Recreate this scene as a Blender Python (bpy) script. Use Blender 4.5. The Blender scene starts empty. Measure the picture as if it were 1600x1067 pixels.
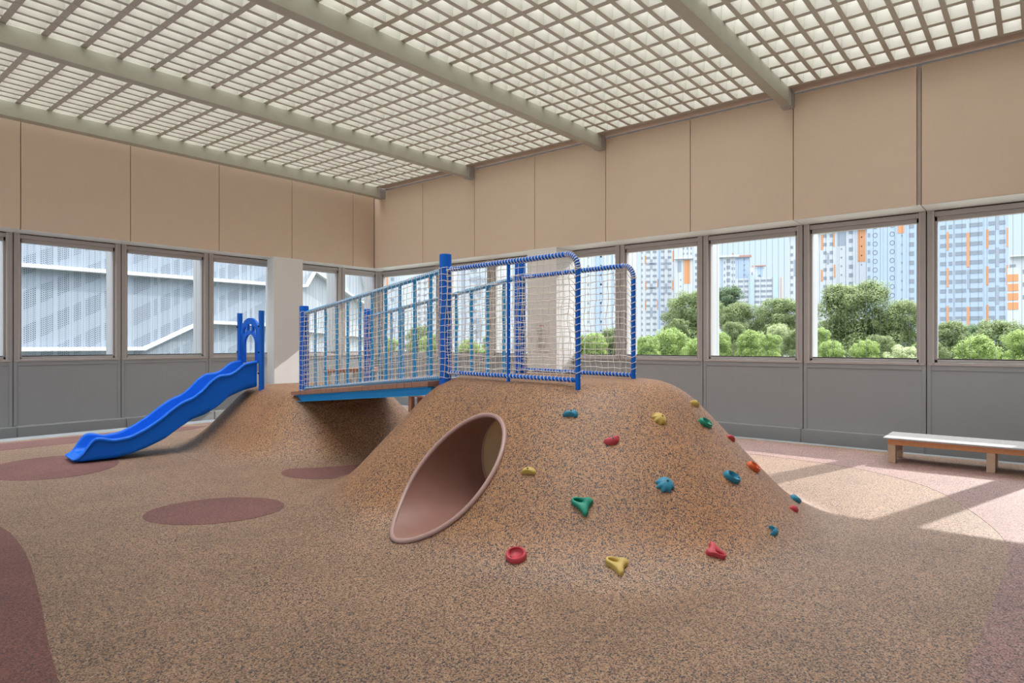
import bpy, bmesh, math, random
from mathutils import Vector, Matrix
random.seed(7)
SC = bpy.context.scene
COL = SC.collection
PI = math.pi
sin, cos, rad = math.sin, math.cos, math.radians

# ------------------------------------------------------------------ frames
# world X runs along the left-hand wall towards the room corner, world Y along the right-hand wall
FX, FY = 0.77051, 0.63742                      # viewing direction
AX, AY = -0.1102, -0.9939                      # along the footbridge (towards the big mound)
BX, BY = 0.9939, -0.1102                       # across the footbridge
P2X, P2Y = 4.8610, 4.9492
def W(s, t, z=0.0):                            # play-structure coordinates -> world
    return Vector((P2X + s*AX + t*BX, P2Y + s*AY + t*BY, z))
ANG_A = math.atan2(AY, AX)

# ------------------------------------------------------------------ materials
MATS = {}
def nt(name):
    m = bpy.data.materials.new(name); m.use_nodes = True
    n = m.node_tree.nodes; l = m.node_tree.links
    return m, n, l, n['Principled BSDF']
def plain(name, c, rough=0.5, metal=0.0, var=0.05, scale=6.0, spec=0.5, coat=0.0):
    """painted / plastic surface with a little procedural mottling"""
    if name in MATS: return MATS[name]
    m, n, l, p = nt(name)
    tc = n.new('ShaderNodeTexCoord'); no = n.new('ShaderNodeTexNoise')
    no.inputs['Scale'].default_value = scale; no.inputs['Detail'].default_value = 4
    l.new(tc.outputs['Object'], no.inputs['Vector'])
    mx = n.new('ShaderNodeMix'); mx.data_type = 'RGBA'
    mx.inputs[6].default_value = (*[max(0, v*(1-var)) for v in c], 1)
    mx.inputs[7].default_value = (*[min(1, v*(1+var)) for v in c], 1)
    l.new(no.outputs['Fac'], mx.inputs[0]); l.new(mx.outputs[2], p.inputs['Base Color'])
    p.inputs['Roughness'].default_value = rough; p.inputs['Metallic'].default_value = metal
    p.inputs['Specular IOR Level'].default_value = spec
    p.inputs['Coat Weight'].default_value = coat
    MATS[name] = m; return m
def granules(name, cols, cell=0.009, rough=0.75, blot=0.12, foot=None):
    """poured rubber granules: random coloured cells with slightly raised grains"""
    m, n, l, p = nt(name)
    tc = n.new('ShaderNodeTexCoord')
    vo = n.new('ShaderNodeTexVoronoi'); vo.inputs['Scale'].default_value = 1/cell
    vo.inputs['Randomness'].default_value = 1.0
    l.new(tc.outputs['Object'], vo.inputs['Vector'])
    sep = n.new('ShaderNodeSeparateColor'); l.new(vo.outputs['Color'], sep.inputs[0])
    r = n.new('ShaderNodeValToRGB'); r.color_ramp.interpolation = 'CONSTANT'
    el = r.color_ramp.elements
    for i, (pos, c) in enumerate(cols):
        e = el[i] if i < 2 else el.new(pos)
        e.position = pos; e.color = (*c, 1)
    l.new(sep.outputs[0], r.inputs[0])
    rout = r.outputs[0]
    if foot:                                     # the poured mix changes gradually towards the floor mix
        r2 = n.new('ShaderNodeValToRGB'); r2.color_ramp.interpolation = 'CONSTANT'; e2 = r2.color_ramp.elements
        for i, (pos, c) in enumerate(foot):
            e = e2[i] if i < 2 else e2.new(pos)
            e.position = pos; e.color = (*c, 1)
        l.new(sep.outputs[0], r2.inputs[0])
        sz = n.new('ShaderNodeSeparateXYZ'); l.new(tc.outputs['Object'], sz.inputs[0])
        mz_ = n.new('ShaderNodeMapRange'); mz_.interpolation_type = 'SMOOTHSTEP'; mz_.inputs[1].default_value = 0; mz_.inputs[2].default_value = .22
        l.new(sz.outputs[2], mz_.inputs[0])
        mf = n.new('ShaderNodeMix'); mf.data_type = 'RGBA'; l.new(mz_.outputs[0], mf.inputs[0]); l.new(r2.outputs[0], mf.inputs[6]); l.new(r.outputs[0], mf.inputs[7])
        rout = mf.outputs[2]
    no = n.new('ShaderNodeTexNoise'); no.inputs['Scale'].default_value = 1.3; no.inputs['Detail'].default_value = 5
    l.new(tc.outputs['Object'], no.inputs['Vector'])
    mr = n.new('ShaderNodeMapRange'); mr.inputs[3].default_value = 1-blot; mr.inputs[4].default_value = 1+blot
    mr.inputs[1].default_value = 0.3; mr.inputs[2].default_value = 0.7
    l.new(no.outputs['Fac'], mr.inputs[0])
    mu = n.new('ShaderNodeMix'); mu.data_type = 'RGBA'; mu.blend_type = 'MULTIPLY'; mu.inputs[0].default_value = 1
    l.new(rout, mu.inputs[6]); l.new(mr.outputs[0], mu.inputs[7])
    l.new(mu.outputs[2], p.inputs['Base Color'])
    p.inputs['Roughness'].default_value = rough
    p.inputs['Specular IOR Level'].default_value = 0.55
    b = n.new('ShaderNodeBump'); b.inputs['Strength'].default_value = 0.35; b.inputs['Distance'].default_value = 0.004
    l.new(vo.outputs['Distance'], b.inputs['Height']); b.invert = True
    l.new(b.outputs[0], p.inputs['Normal'])
    MATS[name] = m; return m
def wood(name, c1, c2, rough=0.6, axis=(1, 12, 12), scale=3.0):
    m, n, l, p = nt(name)
    tc = n.new('ShaderNodeTexCoord'); mp = n.new('ShaderNodeMapping'); mp.inputs['Scale'].default_value = axis
    l.new(tc.outputs['Object'], mp.inputs[0])
    no = n.new('ShaderNodeTexNoise'); no.inputs['Scale'].default_value = scale; no.inputs['Detail'].default_value = 6
    l.new(mp.outputs[0], no.inputs['Vector'])
    mx = n.new('ShaderNodeMix'); mx.data_type = 'RGBA'
    mx.inputs[6].default_value = (*c1, 1); mx.inputs[7].default_value = (*c2, 1)
    l.new(no.outputs['Fac'], mx.inputs[0]); l.new(mx.outputs[2], p.inputs['Base Color'])
    p.inputs['Roughness'].default_value = rough
    MATS[name] = m; return m

TAN_MIX = [(0, (.375, .228, .135)), (.28, (.275, .161, .094)), (.50, (.185, .111, .072)), (.68, (.43, .31, .215)), (.76, (.036, .031, .035))]
M_TAN = granules('tan_rubber_granules', TAN_MIX, 0.0072, .52)
M_MOUND = granules('brown_rubber_granules', [(0, (.43, .21, .085)), (.30, (.32, .152, .066)), (.52, (.21, .104, .052)), (.68, (.45, .275, .15)), (.76, (.036, .030, .034))], 0.0072, .5, foot=TAN_MIX)
M_RED = granules('maroon_rubber_granules', [(0, (.19, .074, .060)), (.35, (.145, .055, .047)), (.6, (.245, .107, .087)), (.8, (.07, .040, .048))], 0.0072, .65)
M_MAUVE = granules('mauve_rubber_granules', [(0, (.34, .20, .165)), (.30, (.26, .145, .125)), (.55, (.19, .105, .095)), (.72, (.42, .29, .25)), (.82, (.06, .045, .055))], 0.0072, .6)
M_KERB = plain('pale_concrete', (.25, .275, .295), .85, var=.15, scale=18)
M_PANEL = plain('beige_metal_panel', (.63, .50, .39), .45, var=.035, scale=2.5)
M_GREY = plain('grey_metal_panel', (.36, .37, .382), .32, var=.04, scale=3)
M_GREY_L = M_GREY
M_FRAME = plain('taupe_window_frame', (.44, .415, .41), .4, var=.05, scale=6)
M_FRAME_L = plain('light_taupe_frame_edge', (.56, .50, .47), .45, var=.05)
M_DARK = plain('dark_joint_shadow_gap', (.035, .03, .028), .8)
M_FIN = plain('white_painted_fin', (.44, .46, .475), .5, var=.03)
M_LATT = plain('cream_painted_grille', (.52, .51, .46), .5, var=.04)
M_BEAM = plain('grey_green_steel', (.44, .44, .37), .5, var=.12, scale=5)
M_BRACK = plain('galvanised_bracket', (.42, .42, .43), .45, metal=.3, var=.08)
M_BORDER = plain('taupe_edge_trim', (.40, .33, .285), .5)
M_PILLAR = plain('cream_plaster', (.70, .69, .68), .7, var=.02)
M_WIRE = plain('grille_wire', (.30, .32, .34), .4, metal=.4)
M_BLUE = plain('deep_blue_paint', (.0, .13, .64), .42, var=.05, spec=.3)
M_SLIDE = plain('bright_blue_plastic', (.0, .15, .78), .42, var=.04, scale=9, spec=.3)
M_CYAN = plain('sky_blue_paint', (.006, .33, .72), .38, var=.05)
M_ROPE = plain('white_rope', (.80, .76, .69), .85, var=.06, scale=40)
M_DECK = wood('red_brown_deck_timber', (.30, .14, .095), (.42, .22, .15))
M_BENCH = wood('orange_bench_timber', (.66, .28, .115), (.78, .40, .20), .6)
M_BENCHTOP = wood('weathered_bench_slats', (.36, .355, .36), (.50, .495, .50), .45)
M_LEG = wood('weathered_bench_leg', (.52, .36, .25), (.64, .48, .36), .7)
M_TUBE = plain('brown_moulded_plastic', (.30, .155, .125), .33, var=.12, scale=4)
M_LIP = plain('pale_brown_moulded_rim', (.42, .27, .24), .4, var=.08)
M_TUBE2 = plain('ochre_moulded_plastic', (.80, .64, .40), .45, var=.05)
M_BOLT = plain('dark_steel_bolt', (.03, .03, .035), .4, metal=.6)

# ------------------------------------------------------------------ mesh builder
class MB:
    def __init__(s): s.v = []; s.f = []
    def add(s, vs, fs):
        o = len(s.v); s.v += [tuple(v) for v in vs]; s.f += [tuple(i+o for i in f) for f in fs]; return s
    def hexa(s, p):
        """eight corners: bottom loop 0-3, top loop 4-7"""
        return s.add(p, [(3, 2, 1, 0), (4, 5, 6, 7), (0, 1, 5, 4), (1, 2, 6, 5), (2, 3, 7, 6), (3, 0, 4, 7)])
    def box(s, x0, x1, y0, y1, z0, z1):
        return s.hexa([(x0, y0, z0), (x1, y0, z0), (x1, y1, z0), (x0, y1, z0), (x0, y0, z1), (x1, y0, z1), (x1, y1, z1), (x0, y1, z1)])
    def sbox(s, a0, a1, t0, t1, z0, z1, dz=0.0):
        """box in play-structure coordinates; dz raises the far (a1) end"""
        P = [W(a0, t0, z0), W(a1, t0, z0+dz), W(a1, t1, z0+dz), W(a0, t1, z0), W(a0, t0, z1), W(a1, t0, z1+dz), W(a1, t1, z1+dz), W(a0, t1, z1)]
        return s.hexa(P)
    def tube(s, pts, r, n=8, closed=False, caps=True, ref=(0.31, 0.17, 0.93)):
        pts = [Vector(p) for p in pts]; N = len(pts); ref = Vector(ref).normalized(); vs = []
        rr = r if hasattr(r, '__len__') else [r]*N
        prev = None
        for i, p in enumerate(pts):
            a = pts[(i-1) % N] if (closed or i > 0) else p
            b = pts[(i+1) % N] if (closed or i < N-1) else p
            t = (b-a).normalized()
            u = (prev - t*prev.dot(t)) if prev is not None else (ref - t*ref.dot(t))
            if u.length < 1e-5: u = Vector((1, 0, 0)) - t*t.x
            u.normalize(); prev = u; w = t.cross(u)
            for k in range(n):
                a_ = 2*PI*k/n; vs.append(p + (u*cos(a_) + w*sin(a_))*rr[i])
        fs = []
        for i in range(N if closed else N-1):
            j = (i+1) % N
            for k in range(n):
                k2 = (k+1) % n; fs.append((i*n+k, i*n+k2, j*n+k2, j*n+k))
        if caps and not closed:
            fs.append(tuple(range(n-1, -1, -1))); fs.append(tuple((N-1)*n+k for k in range(n)))
        return s.add(vs, fs)
    def loft(s, rings, closed_ring=True, caps=True, closed=False):
        n = len(rings[0]); N = len(rings); vs = [p for r in rings for p in r]; fs = []
        for i in range(N if closed else N-1):
            j = (i+1) % N
            for k in range(n if closed_ring else n-1):
                k2 = (k+1) % n; fs.append((i*n+k, i*n+k2, j*n+k2, j*n+k))
        if caps and not closed:
            fs.append(tuple(range(n-1, -1, -1))); fs.append(tuple((N-1)*n+k for k in range(n)))
        return s.add(vs, fs)
    def prism(s, poly, fn, d0, d1):
        """2-D outline poly mapped by fn(u, v, depth)"""
        n = len(poly)
        vs = [fn(u, v, d0) for u, v in poly] + [fn(u, v, d1) for u, v in poly]
        fs = [tuple(range(n-1, -1, -1)), tuple(range(n, 2*n))] + [(i, (i+1) % n, n+(i+1) % n, n+i) for i in range(n)]
        return s.add(vs, fs)
    def band(s, outer, inner, fn, d0, d1, closed=False):
        """flat strip between two matching polylines, given thickness"""
        n = len(outer); rings = []
        for (a, b), (c, d) in zip(outer, inner):
            rings.append([fn(a, b, d0), fn(a, b, d1), fn(c, d, d1), fn(c, d, d0)])
        return s.loft(rings, closed=closed)
    def obj(s, name, mat, parent=None, smooth=False, bevel=0, angle=35):
        me = bpy.data.meshes.new(name); me.from_pydata(s.v, [], s.f)
        bm = bmesh.new(); bm.from_mesh(me); bmesh.ops.recalc_face_normals(bm, faces=bm.faces); bm.to_mesh(me); bm.free()
        o = bpy.data.objects.new(name, me); COL.objects.link(o)
        for m in (mat if isinstance(mat, (list, tuple)) else [mat]): me.materials.append(m)
        if smooth:
            for p in me.polygons: p.use_smooth = True
            try: me.set_sharp_from_angle(angle=rad(angle))
            except Exception: pass
        if bevel:
            b = o.modifiers.new('edge', 'BEVEL'); b.width = bevel; b.segments = 2; b.limit_method = 'ANGLE'
        if parent: o.parent = parent
        return o
def at_origin(o, p):
    """move an object's origin to p, keeping its shape where it is"""
    p = Vector(p); o.data.transform(Matrix.Translation(-p)); o.location = p; return o
def tag(o, label, cat, group=None, kind=None):
    o['label'] = label; o['category'] = cat
    if group: o['group'] = group
    if kind: o['kind'] = kind
    return o
def empty(name, label, cat, loc=(0, 0, 0), group=None, kind=None):
    o = bpy.data.objects.new(name, None); COL.objects.link(o); o.empty_display_size = 0.1
    o.location = loc; return tag(o, label, cat, group, kind)
def adopt(root, *objs):
    """parent world-space parts to a root standing at its own place"""
    for o in objs:
        o.parent = root; o.matrix_parent_inverse = Matrix.Translation(-root.location)
def interp(xs, ys, x):
    if x <= xs[0]: return ys[0]
    for i in range(len(xs)-1):
        if x <= xs[i+1]:
            k = (x-xs[i])/(xs[i+1]-xs[i]); return ys[i]*(1-k) + ys[i+1]*k
    return ys[-1]

# ------------------------------------------------------------------ setting: floor
fl = MB().box(-7, 10.76, -7, 12.93, -0.25, 0).obj('floor', M_TAN)
tag(fl, 'tan rubber granule floor of the whole play room', 'floor', kind='structure')
def ellipse(cx, cy, a, b, ang, n=72):
    return [(cx + a*cos(t)*cos(ang) - b*sin(t)*sin(ang), cy + a*cos(t)*sin(ang) + b*sin(t)*cos(ang)) for t in [2*PI*i/n for i in range(n)]]
def smooth_poly(p, k=2, keep=()):
    for _ in range(k):
        q = []
        for i in range(len(p)):
            a, b = p[i], p[(i+1) % len(p)]
            q += [(a[0]*.75+b[0]*.25, a[1]*.75+b[1]*.25), (a[0]*.25+b[0]*.75, a[1]*.25+b[1]*.75)]
        p = q
    return p
def inlay(poly, label, n=[0], mat=None):
    n[0] += 1
    o = MB().prism(poly, lambda u, v, d: (u, v, d), -0.02, 0.0025).obj('floor_inlay', mat or M_RED)
    tag(o, label, 'floor inlay', kind='structure'); return o
inlay(ellipse(2.93, 6.10, .62, .50, rad(-40)), 'maroon oval set in the floor between slide and tunnel mouth')
inlay(ellipse(4.75, 6.88, .58, .50, rad(-40)), 'maroon oval set in the floor between the two mounds')
inlay(ellipse(2.62, 9.86, .92, .72, rad(80)), 'maroon oval set in the floor under the slide exit')
inlay(smooth_poly([(-5, 9.0), (.2, 8.6), (1.25, 7.9), (1.50, 7.1), (1.43, 6.04), (1.23, 4.9), (1.07, 4.13), (.97, 3.56), (.75, 2.4), (.3, 1.0), (-5, .6)], 2), 'large maroon field at the left edge of the floor')
inlay([(-6, 11.92), (4.6, 11.92), (5.4, 12.1), (5.8, 12.4), (5.4, 12.68), (4.8, 12.73), (-6, 12.73)], 'maroon band running along the foot of the left wall')
inlay(smooth_poly([(10.60, 9.0), (10.62, 3.2), (10.45, 1.75), (9.85, .43), (9.2, -.6), (7.5, -2.2), (3.0, -2.0), (2.6, -.2), (3.1, .28), (3.67, .30), (4.37, .26), (5.09, .235), (6.08, .18), (6.74, .27), (7.46, .515), (8.35, .89), (8.9, 1.45), (9.25, 2.2), (9.35, 4.0), (9.5, 7.0), (9.9, 9.0)], 2), 'mauve field sweeping from the bench along the right wall', mat=M_MAUVE)
k = MB().box(10.76, 10.95, -7, 13.3, -0.25, -0.004).box(-7, 10.76, 12.93, 13.38, -0.25, -0.004).obj('trim_1', M_KERB)
tag(k, 'pale concrete kerb strip round the edge of the rubber floor', 'kerb', kind='structure')
g = MB().box(10.95, 12.1, -7, 15, -0.35, -0.20).box(-7, 10.95, 13.38, 15, -0.35, -0.20).obj('floor_gutter', M_DARK)
tag(g, 'dark drainage gutter between kerb and walls', 'gutter', kind='structure')

# ------------------------------------------------------------------ setting: walls
PW = 1.765
R_SEAMS = [11.957 - PW*i for i in range(0, 10)]              # 11.957 ... -3.93
L_SEAMS = [-3.86 + PW*i for i in range(0, 9)]                # ... 10.26
ZP0, ZP1 = 3.60, 5.62
wr = MB().box(11.05, 11.62, -7, 14.6, 3.62, 6.02).obj('wall_right', M_DARK)
tag(wr, 'right wall carrying beige panels over a row of windows', 'wall', kind='structure')
wl = MB().box(-7, 11.62, 13.96, 14.52, 3.62, 6.02).obj('wall_left', M_DARK)
tag(wl, 'left wall carrying beige panels over a row of windows', 'wall', kind='structure')
def r_panel(y0, y1, gap=.006):
    o = MB().box(10.95, 11.60, y0+gap, y1-gap, ZP0, ZP1).obj('upper_panel', M_PANEL, wr, bevel=.004)
def l_panel(x0, x1, gap=.006):
    o = MB().box(x0+gap, x1-gap, 13.86, 14.50, ZP0, ZP1+.1).obj('upper_panel', M_PANEL, wl, bevel=.004)
M_SOFFIT = plain('bounce_lightened_soffit', (.80, .79, .76), .35, var=.03)  # sunlight bouncing up onto the underside is put into this pale colour
ys = [13.86] + R_SEAMS + [-7]
for i in range(len(ys)-1): r_panel(ys[i+1] + (.05 if i == 6 else 0), ys[i])
xs = [-7] + L_SEAMS + [10.945]
for i in range(len(xs)-1): l_panel(xs[i], xs[i+1])
for i in range(len(ys)-1):
    MB().box(10.955, 11.62, ys[i+1]+.006, (ys[i] if i else 14.5)-.006, 3.592, 3.60).obj('soffit', M_SOFFIT, wr)
for i in range(len(xs)-1):
    MB().box(xs[i]+.006, xs[i+1]-.006, 13.865, 14.5, 3.592, 3.60).obj('soffit', M_SOFFIT, wl)
# the 5 cm joint strip beside one panel on the right
MB().box(10.97, 11.4, R_SEAMS[6]+.004, R_SEAMS[6]+.05, ZP0, ZP1).obj('joint_strip', M_BORDER, wr)
# lower panels and plinth
def lower_right(y0, y1):
    m = MB(); X = 11.52; g_ = .006
    m.box(X, X+.12, y0+g_, y1-g_, .10, 1.27)
    p = m.obj('lower_panel', M_GREY, wr, bevel=.003)
    q = MB()
    q.box(X-.012, X+.01, y0+g_, y0+.06, .16, 1.27); q.box(X-.012, X+.01, y1-.06, y1-g_, .16, 1.27); q.box(X-.012, X+.01, y0+.06, y1-.06, 1.185, 1.27)
    q.obj('panel_edge', M_GREY, p, bevel=.003)
for i in range(len(ys)-1):
    lower_right(ys[i+1], ys[i] if i else 14.42)
def lower_left(x0, x1):
    m = MB(); Y = 14.36; g_ = .006
    p = m.box(x0+g_, x1-g_, Y, Y+.12, .03, 1.27).obj('lower_panel', M_GREY_L, wl, bevel=.003)
    q = MB()
    q.box(x0+g_, x0+.06, Y-.012, Y+.01, .10, 1.27); q.box(x1-.06, x1-g_, Y-.012, Y+.01, .10, 1.27); q.box(x0+.06, x1-.06, Y-.012, Y+.01, 1.185, 1.27)
    q.obj('panel_edge', M_GREY_L, p, bevel=.003)
for i in range(len(xs)-1):
    lower_left(xs[i], xs[i+1] if i < len(xs)-2 else 11.52)
m = MB()
for i in range(len(ys)-1): m.box(11.38, 11.60, ys[i+1]+.012, (ys[i] if i else 14.3)-.012, -.22, .155)
m.box(11.40, 11.58, -7, 14.3, -.22, .14)
tag(m.obj('baseboard_right', M_GREY, bevel=.004), 'grey metal plinth along the foot of the right wall', 'plinth', kind='structure')
m = MB()
for i in range(len(xs)-1): m.box(xs[i]+.012, (xs[i+1] if i < len(xs)-2 else 11.38)-.012, 14.07, 14.40, -.22, .095)
m.box(-7, 11.38, 14.09, 14.38, -.22, .08)
tag(m.obj('baseboard_left', M_GREY_L, bevel=.004), 'grey metal plinth along the foot of the left wall', 'plinth', kind='structure')
# shadow line and edge trim under the ceiling
m = MB().box(10.70, 10.96, -7, 13.36, 5.655, 5.70)
tag(m.obj('trim_2', M_BORDER, bevel=.004), 'taupe flat edge trim between right wall panels and ceiling grille', 'trim', kind='structure')

# windows: each a structure of frame, inner frame, sill bar, wires and outside fin
ORD = ['corner', 'second', 'third', 'fourth', 'fifth', 'sixth', 'seventh', 'eighth', 'ninth', 'tenth']
WN = [0]
def window(side, a0, a1, label):
    """opening between mullion centres a0 < a1 along the wall"""
    WN[0] += 1
    if side == 'R': B = lambda m, x0, x1, y0, y1, z0, z1: m.box(x0, x1, y0, y1, z0, z1); X = 11.50
    else: B = lambda m, x0, x1, y0, y1, z0, z1: m.box(y0, y1, x0, x1, z0, z1); X = 14.34
    m = MB(); j = .10; e = .008
    B(m, X, X+.16, a0+e, a0+j, 1.27, 3.60); B(m, X, X+.16, a1-j, a1-e, 1.27, 3.60)
    B(m, X+.02, X+.16, a0+j, a1-j, 3.50, 3.575); B(m, X+.0, X+.16, a0+j, a1-j, 1.27, 1.30)
    fr = m.obj('window_%d' % WN[0], M_FRAME, bevel=.004)
    m = MB(); B(m, X+.04, X+.16, a0+e, a1-e, 3.57, 3.60); m.obj('head_gap', M_DARK, fr)
    tag(fr, label, 'window', kind='structure')
    m = MB(); i0 = a0+j; i1 = a1-j
    B(m, X+.05, X+.14, i0, i0+.035, 1.30, 3.50); B(m, X+.05, X+.14, i1-.035, i1, 1.30, 3.50)
    B(m, X+.05, X+.14, i0, i1, 3.43, 3.50); B(m, X+.05, X+.14, i0, i1, 1.30, 1.345)
    m.obj('inner_frame', M_FRAME, fr, bevel=.004)
    m = MB()
    B(m, X-.006, X+.004, a0+j-.022, a0+j-.004, 1.275, 3.58); B(m, X-.006, X+.004, a1-j+.004, a1-j+.022, 1.275, 3.58)
    B(m, X-.006, X+.004, a0+.03, a1-.03, 1.262, 1.282)
    m.obj('frame_edge', M_FRAME_L, fr)
    m = MB(); B(m, X+.06, X+.12, i0+.03, i1-.03, 1.345, 1.362); m.obj('sill_bar', M_DARK, fr)
    m = MB(); n = int(round((i1-i0-.07)/.1))
    for q in range(1, n):
        a = i0+.035 + (i1-i0-.07)*q/n
        if side == 'R': m.tube([(X+.10, a, 1.34), (X+.10, a, 3.45)], .0022, 4)
        else: m.tube([(a, X+.10, 1.34), (a, X+.10, 3.45)], .0022, 4)
    m.obj('grille_wires', M_WIRE, fr)
    return fr
def fin(side, a):
    m = MB()
    if side == 'R': m.box(11.67, 12.08, a-.085, a+.085, 1.0, 3.8)
    else: m.box(a-.085, a+.085, 14.51, 14.92, 1.0, 3.8)
    return m
rm = [14.36] + R_SEAMS[:9]
names_r = ['narrow window next to the room corner on the right wall', 'window behind the net bridge, second from corner on right wall', 'window behind the net bridge, just left of the cream pillar on right wall',
           'window behind the far net panel, just right of the cream pillar', 'window showing orange-edged tower and bright trees, right of far net panel', 'window showing sky and distant low blocks above trees',
           'window filled by a huge rounded tree before ringed tower', 'window at the right edge with tall striped tower', 'window beyond the right edge above the bench']
for i in range(9):
    w_ = window('R', rm[i+1], rm[i], names_r[i])
    fin('R', rm[i+1]).obj('outside_fin', M_FIN, w_, bevel=.005)
lm = L_SEAMS + [11.5]
names_l = {3: 'window cut by the left edge of the photo in left wall', 4: 'leftmost whole window showing perforated white facade', 5: 'window with a sloping white ledge outside, second whole window on left wall',
           6: 'window behind the blue arch of the slide', 7: 'window just right of the white pillar on left wall', 8: 'window next to the room corner on the left wall'}
for i in range(2, len(lm)-1):
    w_ = window('L', lm[i], lm[i+1], names_l.get(i, 'window out of view at the far left of left wall'))
    fin('L', lm[i+1]).obj('outside_fin', M_FIN, w_, bevel=.005)
# outside edges of the floor slab so that no light comes through the wall foot
tag(MB().box(11.64, 11.70, -7, 14.6, -.6, 1.25).box(-7, 11.7, 14.50, 14.56, -.6, 1.25).obj('wall_outer_skin', M_GREY), 'outer grey skin below the windows', 'wall', kind='structure')

# pillars
p = MB().box(10.90, 11.62, 7.82, 8.59, -.1, 3.598).obj('column_right', M_PILLAR, bevel=.006)
tag(p, 'cream square pillar with notice standing against right wall behind nets', 'pillar', kind='structure')
p = MB().box(7.99, 8.75, 13.80, 14.10, -.1, 3.605).obj('column_left', M_PILLAR, bevel=.006)
tag(p, 'white square pillar against left wall beside the slide arch', 'pillar', kind='structure')
# notice on the right pillar: red heading, then grey lines too worn to read
n_ = empty('notice_sign', 'tall pale notice with faded grey lines on the cream pillar', 'notice', (10.90, 8.19, 1.35))
s_ = MB().box(10.893, 10.90, 8.02, 8.36, 1.40, 2.02).obj('sheet', plain('pale_notice_sheet', (.66, .63, .60), .6)); adopt(n_, s_)
m = MB(); rr = random.Random(3)
for q in range(22):
    z = 1.90 - q*.021; L = rr.uniform(.16, .25) if q % 4 else .12
    m.box(10.890, 10.894, 8.31-L, 8.31, z-.005, z+.005)
a_ = m.obj('text_lines', plain('faded_grey_print', (.40, .39, .385), .7)); adopt(n_, a_)
a_ = MB().box(10.890, 10.894, 8.14, 8.26, 1.945, 1.975).obj('heading', plain('faded_red_print', (.50, .25, .23), .7)); adopt(n_, a_)

# ------------------------------------------------------------------ setting: ceiling
BEAMS = [(13.40, 13.60), (10.18, 10.33), (6.66, 6.81), (3.12, 3.27), (-0.41, -0.26), (-3.94, -3.79)]
ZL0, ZL1 = 5.665, 5.965
bl = ['cross beam along the top of the left wall', 'cross beam second from the left wall', 'cross beam third from the left wall, middle of view', 'short cross beam nearest the right foreground', 'cross beam above the viewpoint', 'cross beam behind the viewpoint']
for i, (y0, y1) in enumerate(BEAMS):
    b = MB().box(-7, 10.94, y0, y1, 5.41, ZL0).box(-7, 10.94, y0+.05, y1-.05, ZL0, 6.0).obj('ceiling_beam', M_BEAM, bevel=.006)
    tag(b, 'grey green steel ' + bl[i], 'beam', group='ceiling beams', kind='structure')
    MB().box(10.74, 10.945, y0-.012, y1+.012, 5.40, ZL0+.04).obj('end_bracket', M_BRACK, b, bevel=.004)
def grille(y0, y1, label):
    m = MB(); n = 14 if y1-y0 > 3 else max(1, int(round((y1-y0)/.252)))
    ym = (BEAMS and y0)
    pitch = .2521; k0 = -20
    y = y0 + .02
    cnt = max(1, int(round((y1-y0)/pitch)))
    for q in range(cnt+1):
        yc = y0 + (y1-y0)*q/cnt
        a, b = max(yc-.031, y0), min(yc+.031, y1)
        m.box(-7, 10.72, a, b, ZL0, ZL1)
    x = 10.69
    while x > -7:
        for q in range(cnt):
            m.box(x-.041, x+.041, y0 + (y1-y0)*q/cnt + .0315, y0 + (y1-y0)*(q+1)/cnt - .0315, ZL0+.003, ZL1)
        x -= .449
    o = m.obj('ceiling_grille', M_LATT)
    tag(o, label, 'ceiling grille', group='ceiling grille bays', kind='structure')
gl = ['cream open grille bay nearest the left wall', 'cream open grille bay between second and third beams from left wall', 'cream open grille bay between the middle beam and the right foreground beam', 'cream open grille bay at the upper right corner', 'cream open grille bay behind the viewpoint']
for i in range(5): grille(BEAMS[i+1][1]-.05, BEAMS[i][0]+.05, gl[i])
sr = MB().box(-7, 1.75, -7, 9.2, 5.30, 5.64).box(1.75, 12, -7, -.45, 5.30, 5.64).obj('ceiling', plain('added_ceiling_white', (.60, .57, .52), .8))  # unseen slab, added to shade the foreground floor
tag(sr, 'unseen solid ceiling behind the viewpoint, added to darken the foreground', 'ceiling', kind='structure')
bw = MB().box(-7.2, 11.7, -7.2, -7, -.2, 6).obj('added_wall_back', M_PANEL)  # unseen wall, added to cut the light on left wall and foreground
tag(bw, 'unseen beige wall behind the viewpoint, added to block light', 'wall', kind='structure')
# roof edge up-stands
tag(MB().box(-7, 11.62, 13.62, 13.70, 5.55, 6.02).obj('trim_3', M_BEAM), 'roof edge strip above the left wall beam', 'trim', kind='structure')

# ------------------------------------------------------------------ mounds
def rr_outline(s0, s1, t0, t1, rc, d, n=20):
    """rounded rectangle offset outwards by d"""
    r = rc + d; pts = []
    for cx, cy, a0 in ((s1-rc, t1-rc, 0), (s0+rc, t1-rc, 90), (s0+rc, t0+rc, 180), (s1-rc, t0+rc, 270)):
        for i in range(n+1):
            a = rad(a0 + 90*i/n); pts.append((cx + r*cos(a), cy + r*sin(a)))
    return pts
def mound_h(s, t, p):
    s0, s1, t0, t1, rc, zt, m, k1, k2 = p
    qx = abs(s-(s0+s1)/2) - (s1-s0)/2 + rc; qy = abs(t-(t0+t1)/2) - (t1-t0)/2 + rc
    d = math.hypot(max(qx, 0), max(qy, 0)) + min(max(qx, qy), 0) - rc
    return prof(d, p)
def prof(d, p):
    zt, m, k1, k2 = p[5:]
    a = zt - m*d; h = max(k1-abs(zt-a), 0)/k1; a = min(zt, a) - h*h*k1/4
    h = max(k2-abs(a), 0)/k2; return max(a, 0) + h*h*k2/4
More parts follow.
